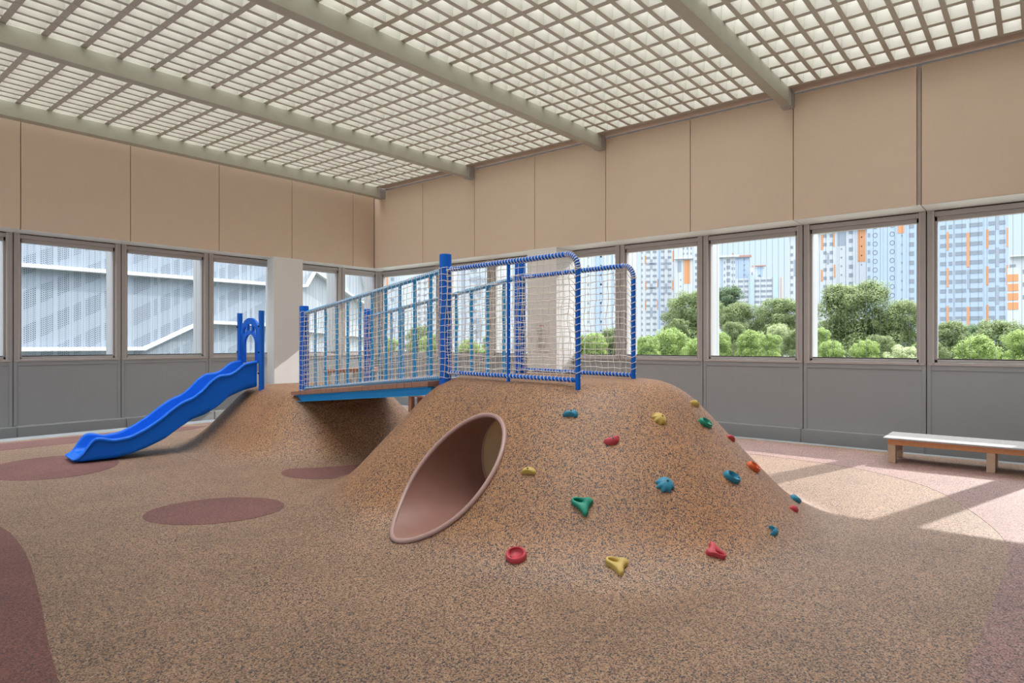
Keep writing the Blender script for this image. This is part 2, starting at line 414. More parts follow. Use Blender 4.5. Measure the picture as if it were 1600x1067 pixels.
def mound_mesh(p, flat=False):
    s0, s1, t0, t1, rc, zt, m_, k1, k2 = p
    dend = (zt+k2)/m_; d0 = -min(k1/m_+.05, rc-.08)
    ds = [d0 + (dend-d0)*i/64 for i in range(65)]
    rings = [[W(a, b, prof(d, p)) for a, b in rr_outline(s0, s1, t0, t1, rc, d)] for d in ds]
    rings.append([W(a, b, -.05) for a, b in rr_outline(s0, s1, t0, t1, rc, dend+.01)])
    m = MB().loft(rings); return m
PM1 = (-.28, 2.2, -.15, 1.494, .666, 1.24, 1.061, .276, .32)
PM2 = (-5.35, -3.12, -.12, 1.45, .5, .905, 1.06, .22, .32)
TS, TZ, TR = 1.19, .50, .465                      # tunnel axis and radius
def mound_t(s, z, p, lo, hi):
    """across-bridge coordinate where the mound surface passes height z"""
    for _ in range(50):
        mid = (lo+hi)/2
        if (mound_h(s, mid, p) < z) == (mound_h(s, lo, p) < z): lo = mid
        else: hi = mid
    return (lo+hi)/2
big = mound_mesh(PM1).obj('play_mound', M_MOUND, smooth=True, angle=80)
cut = MB()
ang = [2*PI*i/96 for i in range(96)]
cut.loft([[W(TS+TR*cos(a), t, TZ+TR*sin(a)) for a in ang] for t in (-3.2, 4.4)])
cut = cut.obj('cutter', M_MOUND)
bo = big.modifiers.new('hole', 'BOOLEAN'); bo.object = cut; bo.operation = 'DIFFERENCE'; bo.solver = 'EXACT'
dg = bpy.context.evaluated_depsgraph_get(); dg.update()
me = bpy.data.meshes.new_from_object(big.evaluated_get(dg))
big.modifiers.clear(); big.data = me
bpy.data.objects.remove(cut)
for q in me.polygons: q.use_smooth = True
try: me.set_sharp_from_angle(angle=rad(50))
except Exception: pass
big.name = 'play_mound'
tag(big, 'larger brown rubber play mound with tunnel and climbing holds', 'play mound')
# tunnel lining: brown mouth piece, ochre middle, far mouth; pale rolled rims
def mouth(a, side, off):
    s, z = TS + (TR-.004)*cos(a), TZ + (TR-.004)*sin(a)
    z_ = max(z, .036)
    return (mound_t(s, z_, PM1, -3.2, .55) - off) if side < 0 else (mound_t(s, z_, PM1, 4.4, .8) + off)
ro, ri = TR-.003, TR-.028
def lining(f0, f1, ri_=ri):
    m = MB(); rings = []
    for u in [i/10 for i in range(11)]:
        rings.append([W(TS+ri_*cos(a), f0(a)*(1-u)+f1(a)*u, TZ+ri_*sin(a)) for a in ang])
    for u in [1-i/10 for i in range(11)]:
        rings.append([W(TS+ro*cos(a), f0(a)*(1-u)+f1(a)*u, TZ+ro*sin(a)) for a in ang])
    return m.loft(rings, caps=False, closed=True)
J0 = -.14
lining(lambda a: mouth(a, -1, .012), lambda a: J0).obj('tunnel_mouth', M_TUBE, big, smooth=True)
lining(lambda a: J0+.004, lambda a: 1.35, ri+.008).obj('tunnel_tube', M_TUBE2, big, smooth=True)
lining(lambda a: 1.354, lambda a: mouth(a, 1, .012)).obj('tunnel_mouth', M_TUBE, big, smooth=True)
for sd in (-1, 1):
    m = MB(); pts = [W(TS+(TR-.012)*cos(a), mouth(a, sd, .014), TZ+(TR-.012)*sin(a)) for a in ang]
    m.tube(pts, .021, 10, closed=True).obj('tunnel_rim', M_LIP, big, smooth=True)
m = MB(); m.tube([W(TS+(ri-.001)*cos(a), J0, TZ+(ri-.001)*sin(a)) for a in ang], .008, 6, closed=True).obj('joint_ring', M_LIP, big, smooth=True)

small = mound_mesh(PM2).obj('play_mound', M_MOUND, smooth=True, angle=80)
tag(small, 'smaller brown rubber mound at the left carrying the blue slide', 'play mound')

# ------------------------------------------------------------------ slide
sl = empty('slide', 'blue wavy plastic slide coming down the smaller mound', 'slide', W(-4.9, -1.4, 0))
rimd = [(-.138, 1.317), (-.334, 1.281), (-.462, 1.168), (-.563, 1.12), (-.712, 1.112), (-.833, 1.028), (-.953, .896), (-1.07, .803), (-1.231, .739), (-1.388, .629), (-1.52, .519), (-1.713, .393), (-1.9, .306), (-2.102, .281), (-2.239, .322), (-2.298, .330), (-2.355, .296), (-2.412, .20), (-2.487, .09), (-2.53, .07)]
botd = [(-.138, .907), (-.334, .864), (-.563, .773), (-.712, .643), (-.905, .531), (-1.093, .471), (-1.276, .353), (-1.454, .225), (-1.67, .129), (-1.879, .06), (-2.082, .027), (-2.487, .022), (-2.53, .024)]
def sm_interp(d, x, w=.035):
    xs_ = [-q[0] for q in d]; ys_ = [q[1] for q in d]
    return sum(interp(xs_, ys_, x + o) for o in (-w, -w/2, 0, w/2, w))/5
rings = []
N = 90; t_a, t_b = .138, 2.525
sN, sF = -4.60, -5.20                             # near and far outer faces
for i in range(N+1):
    x = t_a + (t_b-t_a)*i/N
    r_ = sm_interp(rimd, x); b_ = sm_interp(botd, x); wv = .012*sin(x*9)
    bed = min(b_ + .075, r_-.012)
    k = max(0.0, min(1.0, (x-2.36)/.165)); nar = .05*k*k      # the lip rounds off
    def L(f): return [(sN-nar, f)]
    prof_ = [(0, b_+.02)] + [(0, b_+.02+(max(r_-.05, b_+.02)-b_-.02)*q_/5) for q_ in range(1, 5)] + [(0, max(r_-.05, b_+.02)), (-.018, max(r_-.045, b_+.022)), (-.026, max(r_-.02, b_+.024)), (-.014, r_), (.012, r_+.008), (.038, r_), (.05, max(r_-.03, bed+.004)), (.06, max(bed+.06*(1-k), bed+.003)), (.085, bed+.015*(1-k)), (.13, bed), (.30, bed-.004)]
    near = [W(sN - nar - u, -x, z) for u, z in prof_]
    far = [W(sF + nar + u, -x, z) for u, z in reversed(prof_[:-1])]
    under = [W(sF+nar+.03, -x, b_), W(-4.9, -x, b_-.004), W(sN-nar-.03, -x, b_)]
    rings.append(near + far + under)
# rounded front lip
last = rings[-1]
for q, (dt, sc_) in enumerate(((.018, .8), (.03, .45), (.034, .15))):
    zc = .055
    rings.append([v + Vector((-BX*dt, -BY*dt, (zc-v.z)*(1-sc_))) for v in last])
adopt(sl, MB().loft(rings).obj('chute', M_SLIDE, smooth=True, angle=60))
def post_box(s, t, z0, z1, w=.045):
    m = MB(); m.tube([W(s, t, z0), W(s, t, z1)], w, 14, ref=(1, 0, 0)); return m
adopt(sl, post_box(-4.55, -.085, .62, 2.105, .042).obj('post', M_BLUE, smooth=True),
      post_box(-5.25, -.15, .86, 2.085, .042).obj('post', M_BLUE, smooth=True))
# arched panel between the posts
pa, pb = W(-4.60, -.09, 0), W(-5.20, -.145, 0)
def arch_fn(u, v, d):                             # u 0..1 across, v height, d thickness
    q = pa.lerp(pb, u); return Vector((q.x + BX*d, q.y + BY*d, v))
def arch(hw, ztop, zs, n=24, zb=1.28):
    """pointed-round outline from one foot over the top to the other"""
    pts = [(.5-hw, zb)]
    for i in range(n+1):
        a = PI - PI*i/n; pts.append((.5 + hw*cos(a), zs + (ztop-zs)*sin(a)))
    return pts + [(.5+hw, zb)]
m = MB(); D0, D1 = -.018, .018
m.band(arch(.49, 2.0, 1.75), arch(.40, 1.90, 1.70), arch_fn, D0, D1)
m.band(arch(.405, 1.80, 1.62), arch(.30, 1.74, 1.55), arch_fn, D0, D1)
m.band([(.03, 1.28), (.03, 1.75)], [(.21, 1.28), (.21, 1.62)], arch_fn, D0, D1)
m.band([(.97, 1.28), (.97, 1.75)], [(.79, 1.28), (.79, 1.62)], arch_fn, D0, D1)
for c in (.12, .36, .64, .88):
    h0 = 1.62 + .16*sin(PI*c); m.band([(c-.035, h0), (c-.035+(.5-c)*.05, h0+.17)], [(c+.035, h0), (c+.035+(.5-c)*.05, h0+.17)], arch_fn, D0, D1)
adopt(sl, m.obj('arch_panel', M_SLIDE))
for s_, t_ in ((-4.555, -.13), (-5.245, -.195)):
    for z in (1.12, 1.45, 1.86):
        m = MB().tube([W(s_-.0, t_+.01, z), W(s_, t_-.012, z)], .014, 10); adopt(sl, m.obj('bolt', M_BOLT))

# ------------------------------------------------------------------ footbridge
def deck_z(s): return .905 + (1.19-.905)*(s+3.32)/3.22         # top of the boards
br = empty('footbridge', 'red brown timber footbridge sloping up between the two mounds', 'footbridge', W(-1.7, .56, 0))
s_a, s_b = -3.40, -.12; nb = 22
for i in range(nb):
    a = s_a + (s_b-s_a)*i/nb; b = s_a + (s_b-s_a)*(i+1)/nb - .006
    m = MB().hexa([W(a, -.14, deck_z(a)-.055), W(b, -.14, deck_z(b)-.055), W(b, 1.27, deck_z(b)-.055), W(a, 1.27, deck_z(a)-.055),
                   W(a, -.14, deck_z(a)), W(b, -.14, deck_z(b)), W(b, 1.27, deck_z(b)), W(a, 1.27, deck_z(a))])
    adopt(br, m.obj('deck_board', M_DECK, bevel=.003))
for t0, t1 in ((-.12, -.05), (1.18, 1.25)):
    m = MB(); e = s_a+.09; f_ = s_b-.03
    for (ta, tb, z0, z1) in ((t0, t1, .058, .068), (t0, t1, .142, .152), ((t0+.045 if t0 < 0 else t0), (t0+.055 if t0 < 0 else t0+.01), .058, .15)):
        m.hexa([W(e, ta, deck_z(e)-z1), W(f_, ta, deck_z(f_)-z1), W(f_, tb, deck_z(f_)-z1), W(e, tb, deck_z(e)-z1),
                W(e, ta, deck_z(e)-z0), W(f_, ta, deck_z(f_)-z0), W(f_, tb, deck_z(f_)-z0), W(e, tb, deck_z(e)-z0)])
    adopt(br, m.obj('side_beam', M_CYAN))

# ------------------------------------------------------------------ net railings
def helix(pa, pb, r, pitch, rng, n=7):
    """rope lashed round a straight rail"""
    pa, pb = Vector(pa), Vector(pb); d = pb-pa; L = d.length; t = d/L
    u = t.cross(Vector((0, 0, 1)));
    if u.length < .1: u = t.cross(Vector((1, 0, 0)))
    u.normalize(); w = t.cross(u); turns = L/pitch; K = int(turns*n); pts = []
    ph = 0
    for i in range(K+1):
        a = 2*PI*i/n; k = i/K
        pts.append(pa + d*k + (u*cos(a)+w*sin(a))*r)
    return pts
def rail_z_top(s): return interp([-3.4, 0, 3], [2.01, 2.38, 2.38], s)
def rail_z_bot(s): return interp([-3.4, -.05, .35, 3], [.935, 1.245, 1.275, 1.275], s)
def net(m, fn_t, s0, s1, zlo, zhi, cell, r, rng, pull_end=0.0):
    ns = max(2, int(round((s1-s0)/(cell*1.2)))); nz = max(2, int(round((zhi((s0+s1)/2)-zlo((s0+s1)/2))/cell)))
    G = []
    for i in range(ns+1):
        row = []
        for j in range(nz+1):
            s = s0 + (s1-s0)*i/ns; k = j/nz
            z = zlo(s) + (zhi(s)-zlo(s))*k
            bulge = sin(PI*k)*sin(PI*i/ns)
            inn = 0 < i < ns; jn = 0 < j < nz
            js = (rng.uniform(-.12, .12)*cell if inn and jn else 0) + (.012*sin(j*.9 + s*2.1)*sin(PI*k))
            if pull_end: js += -pull_end*sin(PI*k)*(i/ns)**3
            jz = rng.uniform(-.10, .10)*cell if inn and jn else 0
            jz -= .012*bulge
            jt = rng.uniform(-.006, .006) + .014*bulge*sin(s*3.0)
            row.append(W(s+js, fn_t(s)+jt, z+jz))
        G.append(row)
    for i in range(ns+1): m.tube(G[i], r, 4, caps=False, ref=(BX, BY, 0))
    for j in range(nz+1): m.tube([G[i][j] for i in range(ns+1)], r, 4, caps=False, ref=(BX, BY, 0))
def railing(label, t0, posts, frame_end, base_end, seed, poles):
    """posts: [(s, t, zbase, ztop)], frame from second post to frame_end"""
    rng = random.Random(seed)
    (sa, ta, za, zat), (sb, tb, zb, zbt) = posts
    se, te = frame_end
    ft = lambda s: interp([sa, sb, se], [ta, tb, te], s)
    root = empty('net_railing', label, 'net railing', W((sa+se)/2, t0, 0), group='net railings of the footbridge')
    for s, t, z0, z1 in posts:
        m = MB(); R = .065
        rings = [[W(s+R*k_*cos(a), t+R*k_*sin(a), z) for a in [2*PI*i/24 for i in range(24)]] for z, k_ in ((z0, 1), (z1-.012, 1), (z1-.003, .96), (z1, .86))]
        adopt(root, m.loft(rings).obj('post', M_BLUE, smooth=True))
    # rails over the bridge
    zt = rail_z_top; zb_ = rail_z_bot
    m = MB().tube([W(sa, ft(sa), zt(sa)), W(sb, ft(sb), zt(sb))], .025, 12); adopt(root, m.obj('top_rail', M_CYAN, smooth=True))
    m = MB().tube([W(sa, ft(sa), zb_(sa)+.0), W(sb-.02, ft(sb), zb_(sb)-.02)], .023, 12); adopt(root, m.obj('bottom_rail', M_CYAN, smooth=True))
    for i in range(1, 11):
        s = sa + (sb-sa)*i/11 + .01; t = ft(s)
        m = MB().hexa([W(s-.026, t+.012, zb_(s)), W(s+.026, t+.012, zb_(s)), W(s+.026, t+.024, zb_(s)), W(s-.026, t+.024, zb_(s)),
                       W(s-.026, t+.012, zt(s)), W(s+.026, t+.012, zt(s)), W(s+.026, t+.024, zt(s)), W(s-.026, t+.024, zt(s))])
        adopt(root, m.obj('baluster', M_CYAN))
    # bent tube frame on the mound
    rc = .13; pts = [W(sb, ft(sb), 2.38)]
    for i in range(9):
        a = PI/2 - PI/2*i/8
        pts.append(W(se-rc+rc*cos(a), te, 2.38-rc+rc*sin(a)))
    zg = mound_h(se, te, PM1) - .06
    m = MB().tube(pts + [W(se, te, zg)], .0235, 12, ref=(BX, BY, 0)); adopt(root, m.obj('end_frame', M_BLUE, smooth=True))
    m = MB().tube([W(sb, ft(sb), 1.285), W(se, te, 1.275)], .020, 12); adopt(root, m.obj('bottom_rail', M_BLUE, smooth=True))
    for s in poles:
        m = MB().tube([W(s, ft(s), 1.20), W(s, ft(s), 2.38)], .017, 10); adopt(root, m.obj('pole', M_BLUE, smooth=True))
    # nets and lashing
    m = MB()
    net(m, lambda s: ft(s)-.03, sa, sb, lambda s: zb_(s), lambda s: zt(s), .068, .0031, rng)
    net(m, lambda s: ft(s)-(.03 if s < sb+.3 else .005), sb, se, lambda s: 1.28, lambda s: 2.375 - (.10*max(0, (s-(se-.1))/.1)**2), .066, .0034, rng, .02)
    # net wrapped round the big posts
    for s, t, z0, z1 in posts:
        zz0, zz1 = zb_(s)-.02, zt(s)+.02; K = 7; cell = .066; nz = int((zz1-zz0)/cell)
        def wp(a, z, R=.070): return W(s+R*cos(a), t+R*sin(a), z)
        for i in range(K):
            m.tube([wp(2*PI*i/K + .10*sin(j*.6) + .03*j, zz0+(zz1-zz0)*j/nz) for j in range(nz+1)], .0031, 4, caps=False)
        for j in range(nz+1):
            z = zz0+(zz1-zz0)*j/nz
            m.tube([wp(2*PI*i/16, z + rng.uniform(-.008, .008)) for i in range(16)], .0031, 4, closed=True)
    adopt(root, m.obj('net', M_ROPE))
    m = MB()
    m.tube(helix(W(sa+.07, ft(sa), zt(sa)), W(sb-.07, ft(sb), zt(sb)), .0265, .036, rng), .0036, 4)
    m.tube(helix(W(sa+.07, ft(sa), zb_(sa)), W(sb-.07, ft(sb), zb_(sb)-.02), .0245, .036, rng), .0036, 4)
    m.tube(helix(W(sb+.07, ft(sb), 2.38), W(se-rc, te, 2.38), .0275, .040, rng), .0038, 4)
    m.tube(helix(W(sb+.07, ft(sb), 1.285), W(se-.03, te, 1.275), .024, .045, rng), .0038, 4)
    m.tube(helix(W(se, te, 2.38-rc), W(se, te, 1.29), .0275, .060, rng), .0038, 4)
    corner = pts[1:]
    hp = []
    for i in range(len(corner)*8):
        k = i/8; i0 = min(int(k), len(corner)-2); q = corner[i0].lerp(corner[i0+1], min(1, k-i0)); a = 2*PI*i/7
        rd = Vector((0, 0, 1)).lerp(-Vector((AX, AY, 0)), 0) ; dd = (corner[i0+1]-corner[i0]).normalized(); n1 = Vector((BX, BY, 0)); n2 = dd.cross(n1)
        hp.append(q + (n1*cos(a)+n2*sin(a))*.0275)
    m.tube(hp, .0038, 4)
    adopt(root, m.obj('lashing_rope', M_ROPE))
    return root
railing('near blue railing with white rope net, closer to the tunnel mouth', 0, [(-3.28, 0, .87, 2.13), (0, 0, 1.15, 2.55)], (1.85, 0), 0, 11, [.98])
railing('far blue railing with white rope net, closer to right wall windows', 1.13, [(-3.40, 1.13, .87, 2.13), (0, 1.13, 1.15, 2.56)], (1.68, 1.06), 0, 12, [])

# ------------------------------------------------------------------ climbing holds
HC = {'blue': (.025, .23, .36), 'red': (.52, .055, .075), 'yellow': (.56, .40, .10), 'green': (.01, .26, .17), 'orange': (.66, .12, .03)}
for k_, c in HC.items(): plain('hold_' + k_, c, .5, var=.12, scale=25)
def blob_rings(outline, height, nr=10, round_=0.0):
    """solid hold: outline at the base, swelling to a dome; hollow=(cx,cy,rx,ry,depth) scoops a dish"""
    rings = []
    cx = sum(p[0] for p in outline)/len(outline); cy = sum(p[1] for p in outline)/len(outline)
    mr_ = sum(math.hypot(x-cx, y-cy) for x, y in outline)/len(outline)
    for i in range(nr+1):
        k = i/nr; sc = math.sqrt(max(0, 1-(k*.985)**2.2)); z = height*(k if k < 1 else 1)
        ring = []
        for x, y in outline:                        # ridges of the outline die out towards the crown
            d = math.hypot(x-cx, y-cy); q = 1 + (mr_/max(d, 1e-6) - 1)*round_*k
            ring.append((cx+(x-cx)*sc*q, cy+(y-cy)*sc*q, z))
        rings.append(ring)
    return rings
def hold_mesh(kind):
    m = MB(); bolts = []
    if kind == 'tee':                 # rounded triangle with a long slot at the top and a tail below
        body = [(-.072, .040), (-.058, .060), (-.030, .062), (.0, .056), (.030, .058), (.058, .062), (.075, .048), (.074, .028), (.054, .012), (.042, -.012), (.044, -.040), (.036, -.062), (.016, -.064), (.004, -.045), (-.012, -.020), (-.040, .004), (-.066, .018)]
        body = smooth_poly(body, 2)
        slot = ellipse(-.022, .036, .030, .0095, rad(-8), len(body)); 
        o0 = math.atan2(body[0][1]-.036, body[0][0]+.022)
        slot = sorted(slot, key=lambda q: (math.atan2(q[1]-.036, q[0]+.022)))
        # outer wall rising to a rounded crest, then down into the slot
        n = len(body); area = sum(body[i][0]*body[(i+1) % n][1]-body[(i+1) % n][0]*body[i][1] for i in range(n))
        if area < 0: body.reverse()
        k0 = min(range(n), key=lambda i: math.atan2(body[i][1]-.036, body[i][0]+.022)); body = body[k0:]+body[:k0]
        R = []
        for u, z in ((0, 0), (0, .020), (.05, .032), (.14, .038), (.60, .041), (.88, .038), (1, .030), (1.0, .006)):
            R.append([(b[0]*(1-u)+s_[0]*u, b[1]*(1-u)+s_[1]*u, z) for b, s_ in zip(body, slot)])
        m.loft(R, caps=True); bolts = [(.052, .038, .034)]
    elif kind == 'ring':
        out = ellipse(0, 0, .072, .064, 0, 40); R = []
        for sc, z in ((1, 0), (1.03, .016), (.97, .032), (.86, .041), (.74, .038), (.66, .022), (.60, .012)):
            R.append([(x*sc, y*sc + (.012 if sc < .7 else 0), z) for x, y in out])
        m.loft(R); bolts = [(-.026, -.034, .030)]
    elif kind == 'oval':
        out = ellipse(0, 0, .075, .045, 0, 40); R = []
        for sc, z in ((1, 0), (1.03, .018), (.95, .034), (.80, .042), (.62, .036), (.50, .020), (.44, .012)):
            R.append([(x*sc - (.012 if sc < .6 else 0), y*sc, z) for x, y in out])
        m.loft(R); bolts = [(.052, 0, .037)]
    elif kind == 'kidney':
        out = smooth_poly([(-.070, -.022), (-.066, .004), (-.040, .016), (-.008, .026), (.020, .034), (.048, .030), (.060, .006), (.062, -.026), (.046, -.040), (.022, -.026), (-.010, -.026), (-.04, -.034)], 2)
        m.loft(blob_rings(out, .045)); bolts = [(.006, .004, .043), (-.042, -.006, .030)]
    elif kind == 'wedge':
        out = smooth_poly([(-.072, .002), (-.060, -.022), (-.030, -.038), (.010, -.040), (.044, -.026), (.066, .006), (.072, .032), (.050, .040), (.020, .026), (-.020, .018), (-.056, .018)], 2)
        m.loft(blob_rings(out, .048)); bolts = [(.002, -.004, .046), (.044, .014, .034)]
    elif kind == 'paw':
        out = []
        for i in range(60):
            a = 2*PI*i/60; r = .056 + (.009*cos(8*a) if 2.4 < a < 5.9 else .004)
            out.append((r*1.2*cos(a), r*sin(a)))
        m.loft(blob_rings(out, .046, round_=1.0)); bolts = [(.008, .006, .045)]
    elif kind == 'claw':
        out = smooth_poly([(-.066, -.030), (-.030, -.046), (.020, -.044), (.056, -.030), (.064, .006), (.044, .034), (.016, .058), (.006, .040), (.020, .014), (.006, -.004), (-.02, -.012), (-.05, -.018)], 2)
        m.loft(blob_rings(out, .048)); bolts = [(.030, -.004, .044)]
    return m, bolts
def place_hold(kind, colour, s, t, roll, scale, label):
    m, bolts = hold_mesh(kind)
    o = m.obj('climbing_hold', MATS['hold_' + colour], smooth=True, angle=70)
    e = .01; z = mound_h(s, t, PM1)
    n = Vector((0, 0, 1)) - Vector((AX, AY, 0))*((mound_h(s+e, t, PM1)-mound_h(s-e, t, PM1))/(2*e)) - Vector((BX, BY, 0))*((mound_h(s, t+e, PM1)-mound_h(s, t-e, PM1))/(2*e))
    n.normalize(); hx = Vector((0, 0, 1)).cross(n).normalized(); hy = n.cross(hx)
    a = rad(roll); x = hx*cos(a)+hy*sin(a); y = n.cross(x)
    M = Matrix((x, y, n)).transposed().to_4x4(); M.translation = W(s, t, z) - n*.004
    o.matrix_world = M @ Matrix.Scale(scale, 4)
    tag(o, label, 'climbing hold', group='climbing holds on the larger mound')
    for bx, by, bz in bolts:
        b = MB().tube([(bx, by, bz-.012), (bx, by, bz+.0025)], .0085, 12).obj('bolt', M_BOLT, o)
    return o
HOLDS = [
    ('kidney', 'blue', 1.978, -.242, 0, 1.0, 'blue kidney-shaped climbing hold, highest on the mound right of tunnel'),
    ('wedge', 'red', 2.343, -.170, 8, 1.0, 'pink red wedge climbing hold below the near net corner'),
    ('wedge', 'yellow', 1.939, -.694, 172, .92, 'yellow wedge climbing hold just right of the tunnel rim'),
    ('tee', 'green', 2.428, -.644, 0, 1.12, 'green slotted climbing hold with tail in middle of mound front'),
    ('ring', 'red', 2.242, -1.132, 0, 1.05, 'red round dished climbing hold low beside the tunnel'),
    ('tee', 'yellow', 2.834, -.770, -6, 1.08, 'yellow slotted climbing hold with tail, lowest on the mound'),
    ('tee', 'red', 3.186, -.09, 150, 1.0, 'pink red slotted climbing hold low on mound front at right'),
    ('claw', 'blue', 3.277, .625, -10, .95, 'blue claw-shaped climbing hold near the floor on right slope'),
    ('paw', 'yellow', 2.447, .342, -25, 1.0, 'yellow paw-shaped climbing hold near the top below far net'),
    ('oval', 'green', 2.535, .931, -30, 1.0, 'green oval ring climbing hold high on the right slope'),
    ('wedge', 'yellow', 2.36, 1.06, -30, 1.0, 'yellow climbing hold on the skyline at top of right slope'),
    ('kidney', 'red', 2.60, 1.27, -40, .9, 'red climbing hold on the skyline below the green oval one'),
    ('oval', 'blue', 2.909, .685, -35, 1.1, 'blue oval ring climbing hold halfway up right slope'),
    ('oval', 'orange', 2.853, 1.194, -35, 1.05, 'orange oval climbing hold on the right slope'),
    ('paw', 'blue', 2.754, -.053, 10, 1.08, 'blue paw-shaped climbing hold in middle of mound'),
    ('wedge', 'red', 3.169, 1.298, -40, .85, 'small red climbing hold low on the right slope edge'),
    ('oval', 'blue', 3.02, 1.69, -35, 1.0, 'blue climbing hold at the foot of right slope skyline')]
for h_ in HOLDS: place_hold(*h_)

# ------------------------------------------------------------------ bench by the right wall
def bench(name, label, x0, x1, y0, y1, zt, legs):
    b = empty(name, label, 'bench', ((x0+x1)/2, (y0+y1)/2, 0))
    n = 6; wd = (x1-x0)/n
    for i in range(n):
        adopt(b, MB().box(x0+wd*i+.004, x0+wd*(i+1)-.004, y0, y1, zt-.022, zt).obj('seat_slat', M_BENCHTOP, bevel=.003))
    for xx in (x0+.05, x1-.085):
        adopt(b, MB().box(xx, xx+.035, y0+.05, y1-.05, zt-.095, zt-.023).obj('apron', M_BENCH, bevel=.003))
    for yy in legs:
        for xx in (x0+.045, x1-.145):
            adopt(b, MB().box(xx, xx+.10, yy-.045, yy+.045, 0, zt-.095).obj('leg', M_LEG, bevel=.004))
        adopt(b, MB().box(x0+.145, x1-.145, yy-.02, yy+.02, .12, .19).obj('stretcher', M_LEG, bevel=.003))
    return b
bench('wooden_bench', 'low orange timber bench with grey slatted top by right wall', 9.80, 10.52, -1.0, 1.66, .335, [1.565, .50, -.85])
# timber side rail with pale legs seen through the nets near the corner
b = empty('timber_counter', 'red brown timber counter on pale legs behind the nets near corner', 'counter', (10.2, 12.9, 0))
adopt(b, MB().box(8.72, 10.25, 12.70, 12.92, .90, .985).obj('counter_top', M_DECK, bevel=.004))
for i in range(7):
    x = 8.78 + i*.232; adopt(b, MB().box(x, x+.06, 12.78, 12.84, 0, .90).obj('leg', M_FIN, bevel=.003))
b = empty('wooden_bench', 'red brown timber bench half hidden behind the footbridge', 'bench', (9.6, 8.6, 0))
adopt(b, MB().box(9.90, 10.35, 9.6, 11.4, .36, .40).obj('seat', M_DECK, bevel=.004))
for yy in (9.68, 11.3):
    adopt(b, MB().box(9.95, 10.05, yy-.05, yy+.05, 0, .36).obj('leg', M_DECK), MB().box(10.22, 10.32, yy-.05, yy+.05, 0, .36).obj('leg', M_DECK))
# ---- outside begin
# ------------------------------------------------------------------ outside
C_WALL = {'white': (.365, .395, .425), 'pale': (.31, .355, .41), 'blue': (.265, .335, .43)}
for k_, c in C_WALL.items(): plain('tower_wall_' + k_, c, .8, var=.04, scale=.3)
M_GLASS = plain('tower_window_glass', (.155, .185, .225), .4, var=.35, scale=.25)  # distance haze is put into these paled window and panel colours
PART_M = {'window': M_GLASS, 'orange_panel': plain('tower_orange', (.42, .20, .095), .8), 'grey_panel': plain('tower_grey', (.21, .245, .30), .8), 'joint': plain('tower_joint', (.25, .29, .34), .8),
          'blue_band': plain('tower_blue_band', (.25, .33, .44), .8), 'roof_slab': plain('tower_roof_slab', (.42, .45, .49), .8), 'roof': plain('tower_brown_roof', (.30, .18, .15), .8),
          'chimney': plain('tower_chimney', (.34, .22, .19), .8), 'stair_core': plain('tower_stair_core', (.30, .38, .44), .8), 'ring': plain('tower_ring', (.13, .16, .20), .8)}
unit = MB().box(-.5, .5, -.5, .5, -.5, .5)
UM = {}
for k_, mt in PART_M.items():
    if k_ == 'ring':
        mb = MB().tube([(.43*cos(2*PI*i/20), 0, .43*sin(2*PI*i/20)) for i in range(20)], .085, 6, closed=True)
        me = bpy.data.meshes.new('ring'); me.from_pydata(mb.v, [], mb.f)
    else:
        me = bpy.data.meshes.new(k_); me.from_pydata(unit.v, [], unit.f)
    me.materials.append(mt); UM[k_] = me
ROT_V = math.atan2(-FX, FY)                       # facades square to the line of sight
def V(right, fwd, z=0.0): return Vector((FX*fwd + FY*right, FY*fwd - FX*right, z))
ZG = -16.0
